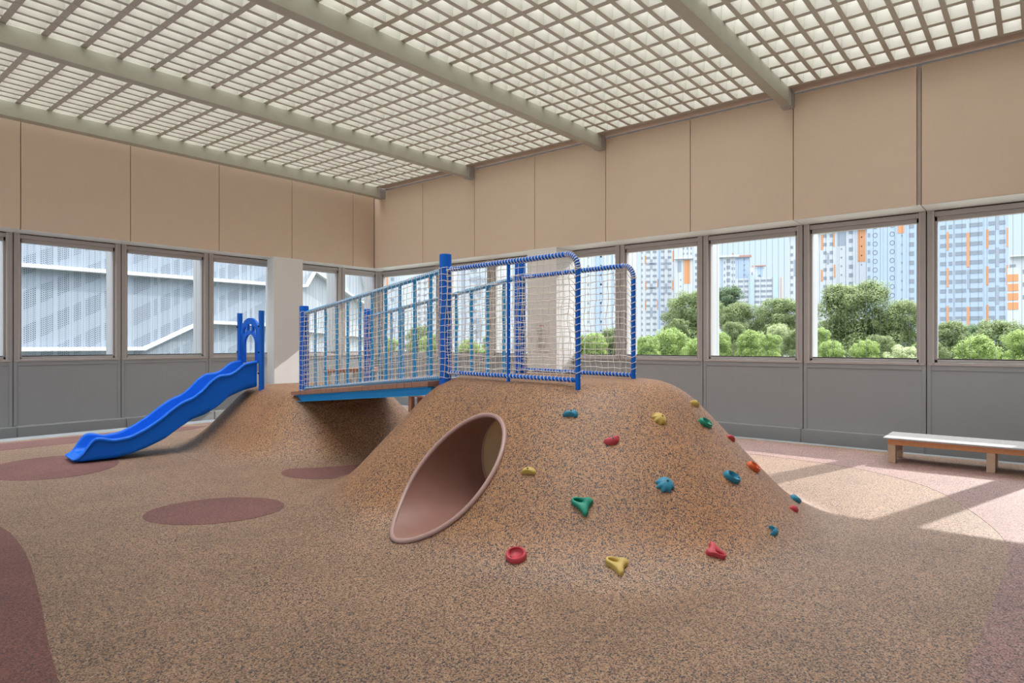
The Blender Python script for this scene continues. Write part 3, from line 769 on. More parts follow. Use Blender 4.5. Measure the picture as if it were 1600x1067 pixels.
TOWERS = [
('tower_block', 'pale blue tower block seen through the corner windows', -36.04, 180, 3.87, 38.44, 'pale', 7, [('window', [(-1.58, 22.31, 1.23, 0.9), (2.46, 22.31, 0.88, 0.9), (-1.58, 19.44, 1.23, 0.9), (2.46, 19.44, 0.88, 0.9), (-1.58, 16.57, 1.23, 0.9), (2.46, 16.57, 0.88, 0.9), (-1.58, 13.7, 1.23, 0.9), (2.46, 13.7, 0.88, 0.9), (-1.58, 10.83, 1.23, 0.9), (2.46, 10.83, 0.88, 0.9), (-1.58, 7.96, 1.23, 0.9), (2.46, 7.96, 0.88, 0.9), (-1.58, 5.1, 1.23, 0.9), (2.46, 5.1, 0.88, 0.9), (-1.58, 2.23, 1.23, 0.9), (2.46, 2.23, 0.88, 0.9), (-1.58, -0.64, 1.23, 0.9), (2.46, -0.64, 0.88, 0.9)]), ('orange_panel', [(1.05, 20.51, 0.53, 10.76), (1.05, 7.96, 0.53, 5.38)]), ('joint', [(0.0, 18.72, 0.35, 43.03)])]),
('tower_block', 'white tower block with close-set windows behind left part of near net', -32.07, 230, 7.71, 48.68, 'white', 7, [('window', [(-1.13, 33.79, 1.02, 0.92), (0.91, 33.79, 1.02, 0.92), (3.63, 33.79, 1.02, 0.92), (5.9, 33.79, 1.02, 0.92), (-1.13, 31.63, 1.02, 0.92), (0.91, 31.63, 1.02, 0.92), (3.63, 31.63, 1.02, 0.92), (5.9, 31.63, 1.02, 0.92), (-1.13, 29.48, 1.02, 0.92), (0.91, 29.48, 1.02, 0.92), (3.63, 29.48, 1.02, 0.92), (5.9, 29.48, 1.02, 0.92), (-1.13, 27.33, 1.02, 0.92), (0.91, 27.33, 1.02, 0.92), (3.63, 27.33, 1.02, 0.92), (5.9, 27.33, 1.02, 0.92), (-1.13, 25.17, 1.02, 0.92), (0.91, 25.17, 1.02, 0.92), (3.63, 25.17, 1.02, 0.92), (5.9, 25.17, 1.02, 0.92), (-1.13, 23.02, 1.02, 0.92), (0.91, 23.02, 1.02, 0.92), (3.63, 23.02, 1.02, 0.92), (5.9, 23.02, 1.02, 0.92), (-1.13, 20.87, 1.02, 0.92), (0.91, 20.87, 1.02, 0.92), (3.63, 20.87, 1.02, 0.92), (5.9, 20.87, 1.02, 0.92), (-1.13, 18.71, 1.02, 0.92), (0.91, 18.71, 1.02, 0.92), (3.63, 18.71, 1.02, 0.92), (5.9, 18.71, 1.02, 0.92), (-1.13, 16.56, 1.02, 0.92), (0.91, 16.56, 1.02, 0.92), (3.63, 16.56, 1.02, 0.92), (5.9, 16.56, 1.02, 0.92), (-1.13, 14.41, 1.02, 0.92), (0.91, 14.41, 1.02, 0.92), (3.63, 14.41, 1.02, 0.92), (5.9, 14.41, 1.02, 0.92), (-1.13, 12.25, 1.02, 0.92), (0.91, 12.25, 1.02, 0.92), (3.63, 12.25, 1.02, 0.92), (5.9, 12.25, 1.02, 0.92), (-1.13, 10.1, 1.02, 0.92), (0.91, 10.1, 1.02, 0.92), (3.63, 10.1, 1.02, 0.92), (5.9, 10.1, 1.02, 0.92), (-1.13, 7.95, 1.02, 0.92), (0.91, 7.95, 1.02, 0.92), (3.63, 7.95, 1.02, 0.92), (5.9, 7.95, 1.02, 0.92), (-1.13, 5.79, 1.02, 0.92), (0.91, 5.79, 1.02, 0.92), (3.63, 5.79, 1.02, 0.92), (5.9, 5.79, 1.02, 0.92), (-1.13, 3.64, 1.02, 0.92), (0.91, 3.64, 1.02, 0.92), (3.63, 3.64, 1.02, 0.92), (5.9, 3.64, 1.02, 0.92), (-1.13, 1.49, 1.02, 0.92), (0.91, 1.49, 1.02, 0.92), (3.63, 1.49, 1.02, 0.92), (5.9, 1.49, 1.02, 0.92)]), ('orange_panel', [(2.27, 23.48, 0.57, 4.12), (2.27, 12.02, 0.57, 4.12)])]),
('tower_block', 'pale tower block with grey cross panels behind the near net', -8.37, 175, 6.96, 37.42, 'pale', 7, [('window', [(-2.09, 26.96, 1.74, 1.05), (2.09, 26.96, 1.39, 1.05), (-2.09, 24.17, 1.74, 1.05), (2.09, 24.17, 1.39, 1.05), (-2.09, 21.56, 1.74, 1.05), (2.09, 21.56, 1.39, 1.05), (-2.09, 15.81, 1.74, 1.05), (2.09, 15.81, 1.39, 1.05), (-2.09, 13.02, 1.74, 1.05), (2.09, 13.02, 1.39, 1.05), (-2.09, 10.23, 1.74, 1.05), (2.09, 10.23, 1.39, 1.05), (-2.09, 7.44, 1.74, 1.05), (2.09, 7.44, 1.39, 1.05), (-2.09, 4.65, 1.74, 1.05), (2.09, 4.65, 1.39, 1.05), (-2.09, 1.86, 1.74, 1.05), (2.09, 1.86, 1.39, 1.05)]), ('grey_panel', [(-0.7, 17.03, 1.22, 5.58), (-0.7, 5.7, 1.22, 5.58), (-2.26, 18.77, 1.92, 1.22), (1.04, 18.77, 1.92, 1.22)]), ('grey_panel', [(-4.87, 16.5, 1.04, 34.86)])]),
('tower_block', 'plain white tower block with tiny windows behind the far net', 24.6, 190, 8.45, 42.38, 'white', 7, [('window', [(-2.06, 32.54, 0.49, 0.57), (1.69, 32.54, 0.49, 0.57), (5.91, 32.54, 0.49, 0.57), (-2.06, 29.8, 0.49, 0.57), (1.69, 29.8, 0.49, 0.57), (5.91, 29.8, 0.49, 0.57), (-2.06, 27.05, 0.49, 0.57), (1.69, 27.05, 0.49, 0.57), (5.91, 27.05, 0.49, 0.57), (-2.06, 24.31, 0.49, 0.57), (1.69, 24.31, 0.49, 0.57), (5.91, 24.31, 0.49, 0.57), (-2.06, 21.57, 0.49, 0.57), (1.69, 21.57, 0.49, 0.57), (5.91, 21.57, 0.49, 0.57), (-2.06, 18.82, 0.49, 0.57), (1.69, 18.82, 0.49, 0.57), (5.91, 18.82, 0.49, 0.57), (-2.06, 16.08, 0.49, 0.57), (1.69, 16.08, 0.49, 0.57), (5.91, 16.08, 0.49, 0.57), (-2.06, 13.33, 0.49, 0.57), (1.69, 13.33, 0.49, 0.57), (5.91, 13.33, 0.49, 0.57), (-2.06, 10.59, 0.49, 0.57), (1.69, 10.59, 0.49, 0.57), (5.91, 10.59, 0.49, 0.57), (-2.06, 7.85, 0.49, 0.57), (1.69, 7.85, 0.49, 0.57), (5.91, 7.85, 0.49, 0.57), (-2.06, 5.1, 0.49, 0.57), (1.69, 5.1, 0.49, 0.57), (5.91, 5.1, 0.49, 0.57), (-2.06, 2.36, 0.49, 0.57), (1.69, 2.36, 0.49, 0.57), (5.91, 2.36, 0.49, 0.57)]), ('blue_band', [(1.13, 19.67, 2.25, 45.42), (4.88, 19.67, 0.56, 45.42)]), ('joint', [(-0.38, 19.67, 0.09, 45.42), (-4.69, 19.67, 0.09, 45.42), (3.38, 19.67, 0.09, 45.42), (7.13, 19.67, 0.09, 45.42)])]),  # wide blue band is facade shading put in as darker colour
('tower_block', 'white tower block with orange strips and grey crosses left of ringed tower', 65.86, 290, 7.89, 60.96, 'white', 7, [('window', [(-4.34, 48.1, 1.69, 1.04), (-1.44, 48.1, 1.69, 1.04), (2.14, 48.1, 1.55, 1.04), (5.07, 48.1, 1.55, 1.04), (-4.34, 45.39, 1.69, 1.04), (-1.44, 45.39, 1.69, 1.04), (2.14, 45.39, 1.55, 1.04), (5.07, 45.39, 1.55, 1.04), (-4.34, 42.67, 1.69, 1.04), (-1.44, 42.67, 1.69, 1.04), (2.14, 42.67, 1.55, 1.04), (5.07, 42.67, 1.55, 1.04), (-4.34, 39.96, 1.69, 1.04), (-1.44, 39.96, 1.69, 1.04), (2.14, 39.96, 1.55, 1.04), (5.07, 39.96, 1.55, 1.04), (-4.34, 37.24, 1.69, 1.04), (-1.44, 37.24, 1.69, 1.04), (2.14, 37.24, 1.55, 1.04), (5.07, 37.24, 1.55, 1.04), (-4.34, 34.53, 1.69, 1.04), (-1.44, 34.53, 1.69, 1.04), (2.14, 34.53, 1.55, 1.04), (5.07, 34.53, 1.55, 1.04), (-4.34, 31.81, 1.69, 1.04), (-1.44, 31.81, 1.69, 1.04), (2.14, 31.81, 1.55, 1.04), (5.07, 31.81, 1.55, 1.04), (-4.34, 29.1, 1.69, 1.04), (-1.44, 29.1, 1.69, 1.04), (2.14, 29.1, 1.55, 1.04), (5.07, 29.1, 1.55, 1.04), (-4.34, 26.38, 1.69, 1.04), (-1.44, 26.38, 1.69, 1.04), (2.14, 26.38, 1.55, 1.04), (5.07, 26.38, 1.55, 1.04), (-4.34, 23.67, 1.69, 1.04), (-1.44, 23.67, 1.69, 1.04), (2.14, 23.67, 1.55, 1.04), (5.07, 23.67, 1.55, 1.04), (-4.34, 20.95, 1.69, 1.04), (-1.44, 20.95, 1.69, 1.04), (2.14, 20.95, 1.55, 1.04), (5.07, 20.95, 1.55, 1.04), (-4.34, 18.24, 1.69, 1.04), (-1.44, 18.24, 1.69, 1.04), (2.14, 18.24, 1.55, 1.04), (5.07, 18.24, 1.55, 1.04), (-4.34, 15.52, 1.69, 1.04), (-1.44, 15.52, 1.69, 1.04), (2.14, 15.52, 1.55, 1.04), (5.07, 15.52, 1.55, 1.04), (-4.34, 12.81, 1.69, 1.04), (-1.44, 12.81, 1.69, 1.04), (2.14, 12.81, 1.55, 1.04), (5.07, 12.81, 1.55, 1.04), (-4.34, 10.09, 1.69, 1.04), (-1.44, 10.09, 1.69, 1.04), (2.14, 10.09, 1.55, 1.04), (5.07, 10.09, 1.55, 1.04), (-4.34, 7.38, 1.69, 1.04), (-1.44, 7.38, 1.69, 1.04), (2.14, 7.38, 1.55, 1.04), (5.07, 7.38, 1.55, 1.04), (-4.34, 4.66, 1.69, 1.04), (-1.44, 4.66, 1.69, 1.04), (2.14, 4.66, 1.55, 1.04), (5.07, 4.66, 1.55, 1.04), (-4.34, 1.95, 1.69, 1.04), (-1.44, 1.95, 1.69, 1.04), (2.14, 1.95, 1.55, 1.04), (5.07, 1.95, 1.55, 1.04), (-4.34, -0.77, 1.69, 1.04), (-1.44, -0.77, 1.69, 1.04), (2.14, -0.77, 1.55, 1.04), (5.07, -0.77, 1.55, 1.04), (-4.34, -3.48, 1.69, 1.04), (-1.44, -3.48, 1.69, 1.04), (2.14, -3.48, 1.55, 1.04), (5.07, -3.48, 1.55, 1.04)]), ('window', [(-7.04, 48.1, 0.62, 1.16), (-7.04, 45.39, 0.62, 1.16), (-7.04, 42.67, 0.62, 1.16), (-7.04, 39.96, 0.62, 1.16), (-7.04, 37.24, 0.62, 1.16), (-7.04, 34.53, 0.62, 1.16), (-7.04, 31.81, 0.62, 1.16), (-7.04, 29.1, 0.62, 1.16), (-7.04, 26.38, 0.62, 1.16), (-7.04, 23.67, 0.62, 1.16), (-7.04, 20.95, 0.62, 1.16), (-7.04, 18.24, 0.62, 1.16), (-7.04, 15.52, 0.62, 1.16), (-7.04, 12.81, 0.62, 1.16), (-7.04, 10.09, 0.62, 1.16), (-7.04, 7.38, 0.62, 1.16), (-7.04, 4.66, 0.62, 1.16), (-7.04, 1.95, 0.62, 1.16), (-7.04, -0.77, 0.62, 1.16), (-7.04, -3.48, 0.62, 1.16)]), ('orange_panel', [(-5.55, 39.15, 0.56, 3.75), (0.0, 28.32, 0.56, 4.04), (-5.35, 27.45, 0.56, 4.04), (6.76, 40.45, 0.56, 4.91), (-0.11, 18.79, 0.56, 4.62), (-5.46, 18.79, 0.56, 4.62), (6.48, 27.45, 0.56, 4.33)]), ('grey_panel', [(-2.87, 36.98, 1.13, 4.62), (3.58, 36.98, 1.13, 4.62), (-2.87, 26.01, 1.13, 4.62), (3.58, 26.01, 1.13, 4.62), (-2.87, 15.32, 1.13, 4.62), (3.58, 15.32, 1.13, 4.62), (-2.87, 37.27, 3.94, 0.69), (3.58, 37.27, 3.66, 0.69), (-2.87, 26.3, 3.94, 0.69), (3.58, 26.3, 3.66, 0.69)]), ('blue_band', [(0.56, 26.3, 1.13, 69.32)])]),
('tower_block', 'white tower block with one tall orange panel beside strip-windowed tower', 74.9, 270, 6.09, 54.17, 'white', 7, [('window', [(2.72, 38.31, 1.55, 1.18), (2.72, 35.67, 1.55, 1.18), (2.72, 33.04, 1.55, 1.18), (2.72, 30.4, 1.55, 1.18), (2.72, 27.77, 1.55, 1.18), (2.72, 25.13, 1.55, 1.18), (2.72, 22.5, 1.55, 1.18), (2.72, 19.86, 1.55, 1.18), (2.72, 17.22, 1.55, 1.18), (2.72, 14.59, 1.55, 1.18), (2.72, 11.95, 1.55, 1.18), (2.72, 9.32, 1.55, 1.18), (2.72, 6.68, 1.55, 1.18)]), ('window', [(-3.89, 28.09, 0.52, 0.59), (-3.89, 25.4, 0.52, 0.59), (-3.89, 22.71, 0.52, 0.59), (-3.89, 20.02, 0.52, 0.59)]), ('window', [(-2.72, 41.27, 0.52, 0.81), (-1.17, 41.27, 0.52, 0.81), (0.39, 41.27, 0.52, 0.81), (-2.72, 39.11, 0.52, 0.81), (-1.17, 39.11, 0.52, 0.81), (0.39, 39.11, 0.52, 0.81)]), ('orange_panel', [(-1.3, 31.45, 2.46, 9.95)]), ('grey_panel', [(-4.41, 33.74, 1.55, 4.57)]), ('roof_slab', [(-2.72, 37.1, 7.77, 0.43)])]),
('apartment_building', 'white slab block at left of the distant low group', 87.14, 260, 3.07, 36.95, 'white', 7, [('window', [(0.37, 34.62, 1.35, 1.55), (0.37, 32.03, 1.35, 1.55), (0.37, 29.44, 1.35, 1.55), (0.37, 26.85, 1.35, 1.55), (0.37, 24.26, 1.35, 1.55), (0.37, 21.67, 1.35, 1.55), (0.37, 19.08, 1.35, 1.55)]), ('window', [(-1.1, 34.1, 0.49, 1.04), (1.84, 34.1, 0.49, 1.04), (2.7, 34.1, 0.39, 1.04), (-1.1, 31.51, 0.49, 1.04), (1.84, 31.51, 0.49, 1.04), (2.7, 31.51, 0.39, 1.04), (-1.1, 28.92, 0.49, 1.04), (1.84, 28.92, 0.49, 1.04), (2.7, 28.92, 0.39, 1.04), (-1.1, 26.33, 0.49, 1.04), (1.84, 26.33, 0.49, 1.04), (2.7, 26.33, 0.39, 1.04), (-1.1, 23.74, 0.49, 1.04), (1.84, 23.74, 0.49, 1.04), (2.7, 23.74, 0.39, 1.04), (-1.1, 21.15, 0.49, 1.04), (1.84, 21.15, 0.49, 1.04), (2.7, 21.15, 0.39, 1.04), (-1.1, 18.56, 0.49, 1.04), (1.84, 18.56, 0.49, 1.04), (2.7, 18.56, 0.39, 1.04)]), ('roof_slab', [(0.61, 36.56, 7.86, 0.78)]), ('blue_band', [(-2.33, 26.33, 0.98, 20.72)])]),
('apartment_building', 'blue grey block with brown roof in the distant low group', 107.27, 300, 3.38, 41.49, 'blue', 7, [('window', [(1.13, 40.44, 0.73, 0.72), (1.13, 37.76, 0.73, 0.72), (1.13, 35.51, 0.73, 0.72), (1.13, 33.27, 0.73, 0.72)]), ('roof', [(-0.28, 41.94, 9.0, 0.9)]), ('chimney', [(-3.94, 42.98, 0.84, 1.49)])]),
('apartment_building', 'small stepped block with brown roof in the distant low group', 110.48, 290, 3.1, 35.54, 'white', 7, [('roof', [(1.48, 36.26, 4.59, 0.46)]), ('blue_band', [(1.48, 33.52, 2.43, 4.33)]), ('window', [(-2.02, 32.8, 0.65, 1.44), (1.21, 31.78, 1.08, 0.87)]), ('chimney', [(-1.75, 36.12, 0.81, 1.16)])]),
('apartment_building', 'long low slab block with window bands in the distant group', 107.51, 280, 9.5, 29.91, 'white', 7, [('window', [(-7.42, 28.65, 2.08, 0.95), (-5.08, 28.65, 1.56, 0.95), (-0.65, 28.65, 1.95, 0.95), (1.82, 28.65, 2.08, 0.95), (4.3, 28.65, 2.08, 0.95), (-7.42, 26.34, 2.08, 0.95), (-5.08, 26.34, 1.56, 0.95), (-0.65, 26.34, 1.95, 0.95), (1.82, 26.34, 2.08, 0.95), (4.3, 26.34, 2.08, 0.95), (-7.42, 24.02, 2.08, 0.95), (-5.08, 24.02, 1.56, 0.95), (-0.65, 24.02, 1.95, 0.95), (1.82, 24.02, 2.08, 0.95), (4.3, 24.02, 2.08, 0.95), (-7.42, 21.71, 2.08, 0.95), (-5.08, 21.71, 1.56, 0.95), (-0.65, 21.71, 1.95, 0.95), (1.82, 21.71, 2.08, 0.95), (4.3, 21.71, 2.08, 0.95), (-7.42, 19.39, 2.08, 0.95), (-5.08, 19.39, 1.56, 0.95), (-0.65, 19.39, 1.95, 0.95), (1.82, 19.39, 2.08, 0.95), (4.3, 19.39, 2.08, 0.95), (-7.42, 17.08, 2.08, 0.95), (-5.08, 17.08, 1.56, 0.95), (-0.65, 17.08, 1.95, 0.95), (1.82, 17.08, 2.08, 0.95), (4.3, 17.08, 2.08, 0.95)]), ('stair_core', [(-2.99, 19.87, 2.21, 22.31), (6.77, 20.42, 2.08, 21.2)]), ('orange_panel', [(8.98, 22.1, 0.31, 15.34)])]),
('tower_block', 'tower block with overhanging roof and orange panel left of ringed tower', 109.88, 224, 12.32, 41.31, 'white', 7, [('window', [(-11.32, 35.62, 0.8, 1.0), (-9.41, 35.62, 0.8, 1.0), (-11.32, 32.95, 0.8, 1.0), (-9.41, 32.95, 0.8, 1.0), (-11.32, 30.27, 0.8, 1.0), (-9.41, 30.27, 0.8, 1.0), (-11.32, 27.59, 0.8, 1.0), (-9.41, 27.59, 0.8, 1.0), (-11.32, 24.91, 0.8, 1.0), (-9.41, 24.91, 0.8, 1.0), (-11.32, 22.24, 0.8, 1.0), (-9.41, 22.24, 0.8, 1.0), (-11.32, 19.56, 0.8, 1.0), (-9.41, 19.56, 0.8, 1.0), (-11.32, 16.88, 0.8, 1.0), (-9.41, 16.88, 0.8, 1.0)]), ('window', [(-0.7, 38.86, 1.0, 1.12), (1.3, 38.86, 1.0, 1.12), (-0.7, 35.91, 1.0, 1.12), (1.3, 35.91, 1.0, 1.12), (-0.7, 32.97, 1.0, 1.12), (1.3, 32.97, 1.0, 1.12), (-0.7, 30.02, 1.0, 1.12), (1.3, 30.02, 1.0, 1.12), (-0.7, 27.08, 1.0, 1.12), (1.3, 27.08, 1.0, 1.12), (-0.7, 24.13, 1.0, 1.12), (1.3, 24.13, 1.0, 1.12), (-0.7, 21.19, 1.0, 1.12), (1.3, 21.19, 1.0, 1.12), (-0.7, 18.24, 1.0, 1.12), (1.3, 18.24, 1.0, 1.12), (-0.7, 15.3, 1.0, 1.12), (1.3, 15.3, 1.0, 1.12)]), ('window', [(7.31, 39.64, 1.2, 1.34), (7.31, 36.67, 1.2, 1.34), (7.31, 33.71, 1.2, 1.34), (7.31, 30.74, 1.2, 1.34), (7.31, 27.77, 1.2, 1.34), (7.31, 24.8, 1.2, 1.34), (7.31, 21.84, 1.2, 1.34), (7.31, 18.87, 1.2, 1.34), (7.31, 15.9, 1.2, 1.34)]), ('window', [(4.41, 34.06, 0.44, 0.54), (4.41, 31.07, 0.44, 0.54), (4.41, 28.08, 0.44, 0.54), (4.41, 25.09, 0.44, 0.54), (4.41, 22.1, 0.44, 0.54), (4.41, 19.11, 0.44, 0.54), (4.41, 16.12, 0.44, 0.54)]), ('window', [(10.52, 37.63, 0.36, 0.45), (10.52, 34.51, 0.36, 0.45), (10.52, 31.38, 0.36, 0.45), (10.52, 28.26, 0.36, 0.45)]), ('orange_panel', [(10.48, 34.95, 2.3, 11.38), (-1.6, 36.74, 0.72, 5.35), (2.1, 37.63, 0.48, 5.35), (2.3, 26.48, 0.48, 4.46), (-1.7, 25.14, 0.6, 4.02)]), ('grey_panel', [(4.41, 37.85, 2.3, 5.35), (0.26, 30.94, 0.6, 4.02), (-10.42, 28.26, 0.52, 5.8)]), ('roof_slab', [(0.1, 40.98, 28.04, 0.78)]), ('joint', [(3.1, 27.37, 0.12, 24.54), (5.71, 27.37, 0.12, 24.54), (8.71, 27.37, 0.12, 24.54)])]),
('tower_block', 'pale blue tower block with two columns of dark rings', 118.73, 200, 7.19, 48.51, 'blue', 7, [('ring', [(-4.97, 40.94, 1.37, 1.59), (-4.97, 38.21, 1.37, 1.59), (-4.97, 35.48, 1.37, 1.59), (-4.97, 32.76, 1.37, 1.59), (-4.97, 30.03, 1.37, 1.59), (-4.97, 27.3, 1.37, 1.59), (-4.97, 24.57, 1.37, 1.59), (-4.97, 21.84, 1.37, 1.59), (-4.97, 19.11, 1.37, 1.59), (-4.97, 16.38, 1.37, 1.59), (-0.34, 40.94, 1.37, 1.59), (-0.34, 38.21, 1.37, 1.59), (-0.34, 35.48, 1.37, 1.59), (-0.34, 32.76, 1.37, 1.59), (-0.34, 30.03, 1.37, 1.59), (-0.34, 27.3, 1.37, 1.59), (-0.34, 24.57, 1.37, 1.59), (-0.34, 21.84, 1.37, 1.59), (-0.34, 19.11, 1.37, 1.59), (-0.34, 16.38, 1.37, 1.59)]), ('window', [(4.8, 40.35, 1.28, 1.29), (4.8, 37.52, 1.28, 1.29), (4.8, 34.69, 1.28, 1.29), (4.8, 31.86, 1.28, 1.29), (4.8, 29.03, 1.28, 1.29), (4.8, 26.2, 1.28, 1.29), (4.8, 23.37, 1.28, 1.29), (4.8, 20.54, 1.28, 1.29), (4.8, 17.72, 1.28, 1.29), (4.8, 14.89, 1.28, 1.29)]), ('window', [(2.23, 34.77, 0.38, 0.52), (2.23, 31.98, 0.38, 0.52), (2.23, 29.19, 0.38, 0.52), (2.23, 26.4, 0.38, 0.52), (2.23, 23.61, 0.38, 0.52), (2.23, 20.82, 0.38, 0.52), (2.23, 18.03, 0.38, 0.52), (2.23, 15.25, 0.38, 0.52)]), ('window', [(-6.68, 38.35, 0.69, 1.2), (-6.68, 35.66, 0.69, 1.2), (-6.68, 32.97, 0.69, 1.2), (-6.68, 30.29, 0.69, 1.2), (-6.68, 27.6, 0.69, 1.2), (-6.68, 24.91, 0.69, 1.2), (-6.68, 22.22, 0.69, 1.2), (-6.68, 19.53, 0.69, 1.2), (-6.68, 16.84, 0.69, 1.2)]), ('orange_panel', [(1.97, 38.55, 1.71, 5.98)]), ('joint', [(-2.74, 24.61, 0.1, 45.82), (0.69, 24.61, 0.1, 45.82), (3.43, 24.61, 0.1, 45.82)])]),
('tower_block', 'tall pale blue tower block with orange and grey strips, rightmost of view', 135.88, 190, 8.62, 48.06, 'blue', 7, [('window', [(-6.99, 41.91, 1.46, 1.14), (-5.13, 41.91, 0.92, 1.14), (-2.62, 41.91, 2.62, 1.14), (0.46, 41.91, 2.0, 1.14), (2.08, 41.91, 1.08, 1.14), (4.77, 41.91, 1.46, 1.14), (7.23, 41.91, 1.39, 1.14), (-6.99, 39.16, 1.46, 1.14), (-5.13, 39.16, 0.92, 1.14), (-2.62, 39.16, 2.62, 1.14), (0.46, 39.16, 2.0, 1.14), (2.08, 39.16, 1.08, 1.14), (4.77, 39.16, 1.46, 1.14), (7.23, 39.16, 1.39, 1.14), (-6.99, 36.4, 1.46, 1.14), (-5.13, 36.4, 0.92, 1.14), (-2.62, 36.4, 2.62, 1.14), (0.46, 36.4, 2.0, 1.14), (2.08, 36.4, 1.08, 1.14), (4.77, 36.4, 1.46, 1.14), (7.23, 36.4, 1.39, 1.14), (-6.99, 33.65, 1.46, 1.14), (-5.13, 33.65, 0.92, 1.14), (-2.62, 33.65, 2.62, 1.14), (0.46, 33.65, 2.0, 1.14), (2.08, 33.65, 1.08, 1.14), (4.77, 33.65, 1.46, 1.14), (7.23, 33.65, 1.39, 1.14), (-6.99, 30.89, 1.46, 1.14), (-5.13, 30.89, 0.92, 1.14), (-2.62, 30.89, 2.62, 1.14), (0.46, 30.89, 2.0, 1.14), (2.08, 30.89, 1.08, 1.14), (4.77, 30.89, 1.46, 1.14), (7.23, 30.89, 1.39, 1.14), (-6.99, 28.14, 1.46, 1.14), (-5.13, 28.14, 0.92, 1.14), (-2.62, 28.14, 2.62, 1.14), (0.46, 28.14, 2.0, 1.14), (2.08, 28.14, 1.08, 1.14), (4.77, 28.14, 1.46, 1.14), (7.23, 28.14, 1.39, 1.14), (-6.99, 25.39, 1.46, 1.14), (-5.13, 25.39, 0.92, 1.14), (-2.62, 25.39, 2.62, 1.14), (0.46, 25.39, 2.0, 1.14), (2.08, 25.39, 1.08, 1.14), (4.77, 25.39, 1.46, 1.14), (7.23, 25.39, 1.39, 1.14), (-6.99, 22.63, 1.46, 1.14), (-5.13, 22.63, 0.92, 1.14), (-2.62, 22.63, 2.62, 1.14), (0.46, 22.63, 2.0, 1.14), (2.08, 22.63, 1.08, 1.14), (4.77, 22.63, 1.46, 1.14), (7.23, 22.63, 1.39, 1.14), (-6.99, 19.88, 1.46, 1.14), (-5.13, 19.88, 0.92, 1.14), (-2.62, 19.88, 2.62, 1.14), (0.46, 19.88, 2.0, 1.14), (2.08, 19.88, 1.08, 1.14), (4.77, 19.88, 1.46, 1.14), (7.23, 19.88, 1.39, 1.14), (-6.99, 17.13, 1.46, 1.14), (-5.13, 17.13, 0.92, 1.14), (-2.62, 17.13, 2.62, 1.14), (0.46, 17.13, 2.0, 1.14), (2.08, 17.13, 1.08, 1.14), (4.77, 17.13, 1.46, 1.14), (7.23, 17.13, 1.39, 1.14), (-6.99, 14.37, 1.46, 1.14), (-5.13, 14.37, 0.92, 1.14), (-2.62, 14.37, 2.62, 1.14), (0.46, 14.37, 2.0, 1.14), (2.08, 14.37, 1.08, 1.14), (4.77, 14.37, 1.46, 1.14), (7.23, 14.37, 1.39, 1.14), (-6.99, 11.62, 1.46, 1.14), (-5.13, 11.62, 0.92, 1.14), (-2.62, 11.62, 2.62, 1.14), (0.46, 11.62, 2.0, 1.14), (2.08, 11.62, 1.08, 1.14), (4.77, 11.62, 1.46, 1.14), (7.23, 11.62, 1.39, 1.14), (-6.99, 8.87, 1.46, 1.14), (-5.13, 8.87, 0.92, 1.14), (-2.62, 8.87, 2.62, 1.14), (0.46, 8.87, 2.0, 1.14), (2.08, 8.87, 1.08, 1.14), (4.77, 8.87, 1.46, 1.14), (7.23, 8.87, 1.39, 1.14), (-6.99, 6.11, 1.46, 1.14), (-5.13, 6.11, 0.92, 1.14), (-2.62, 6.11, 2.62, 1.14), (0.46, 6.11, 2.0, 1.14), (2.08, 6.11, 1.08, 1.14), (4.77, 6.11, 1.46, 1.14), (7.23, 6.11, 1.39, 1.14)]), ('orange_panel', [(-5.85, 32.16, 0.55, 5.49), (-5.85, 21.19, 0.55, 5.68), (-5.85, 10.02, 0.55, 5.3), (-0.85, 29.13, 0.69, 10.22), (-0.85, 9.45, 0.62, 5.68), (3.77, 31.97, 0.58, 5.49), (3.77, 21.19, 0.58, 5.49), (3.77, 10.02, 0.58, 5.3), (8.39, 31.97, 0.4, 5.49), (8.39, 21.19, 0.4, 5.68)]), ('grey_panel', [(6.1, 37.27, 0.77, 5.49), (6.1, 26.49, 0.77, 5.49), (6.1, 15.51, 0.77, 5.49), (-0.77, 20.43, 0.52, 5.68)]), ('joint', [(-4.16, 23.46, 0.15, 47.31), (2.92, 23.46, 0.15, 47.31)])]),
('apartment_building', 'small white block with orange bands at the right edge of view', 116.98, 150, 1.06, 19.01, 'white', 7, [('orange_panel', [(-0.06, 16.76, 2.0, 1.64), (-0.06, 14.52, 2.0, 1.64), (-0.06, 12.36, 2.0, 1.64), (-0.06, 10.19, 2.0, 1.64)])]),
('apartment_building', 'grey white block behind the orange-banded one at right edge', 132.21, 165, 3.53, 24.2, 'white', 7, [('window', [(-2.89, 21.57, 1.28, 0.66), (-0.58, 19.92, 0.51, 0.99), (-0.58, 16.64, 0.51, 0.99), (-0.58, 13.35, 0.51, 0.99)]), ('roof_slab', [(-0.19, 24.03, 6.41, 0.33)])])]
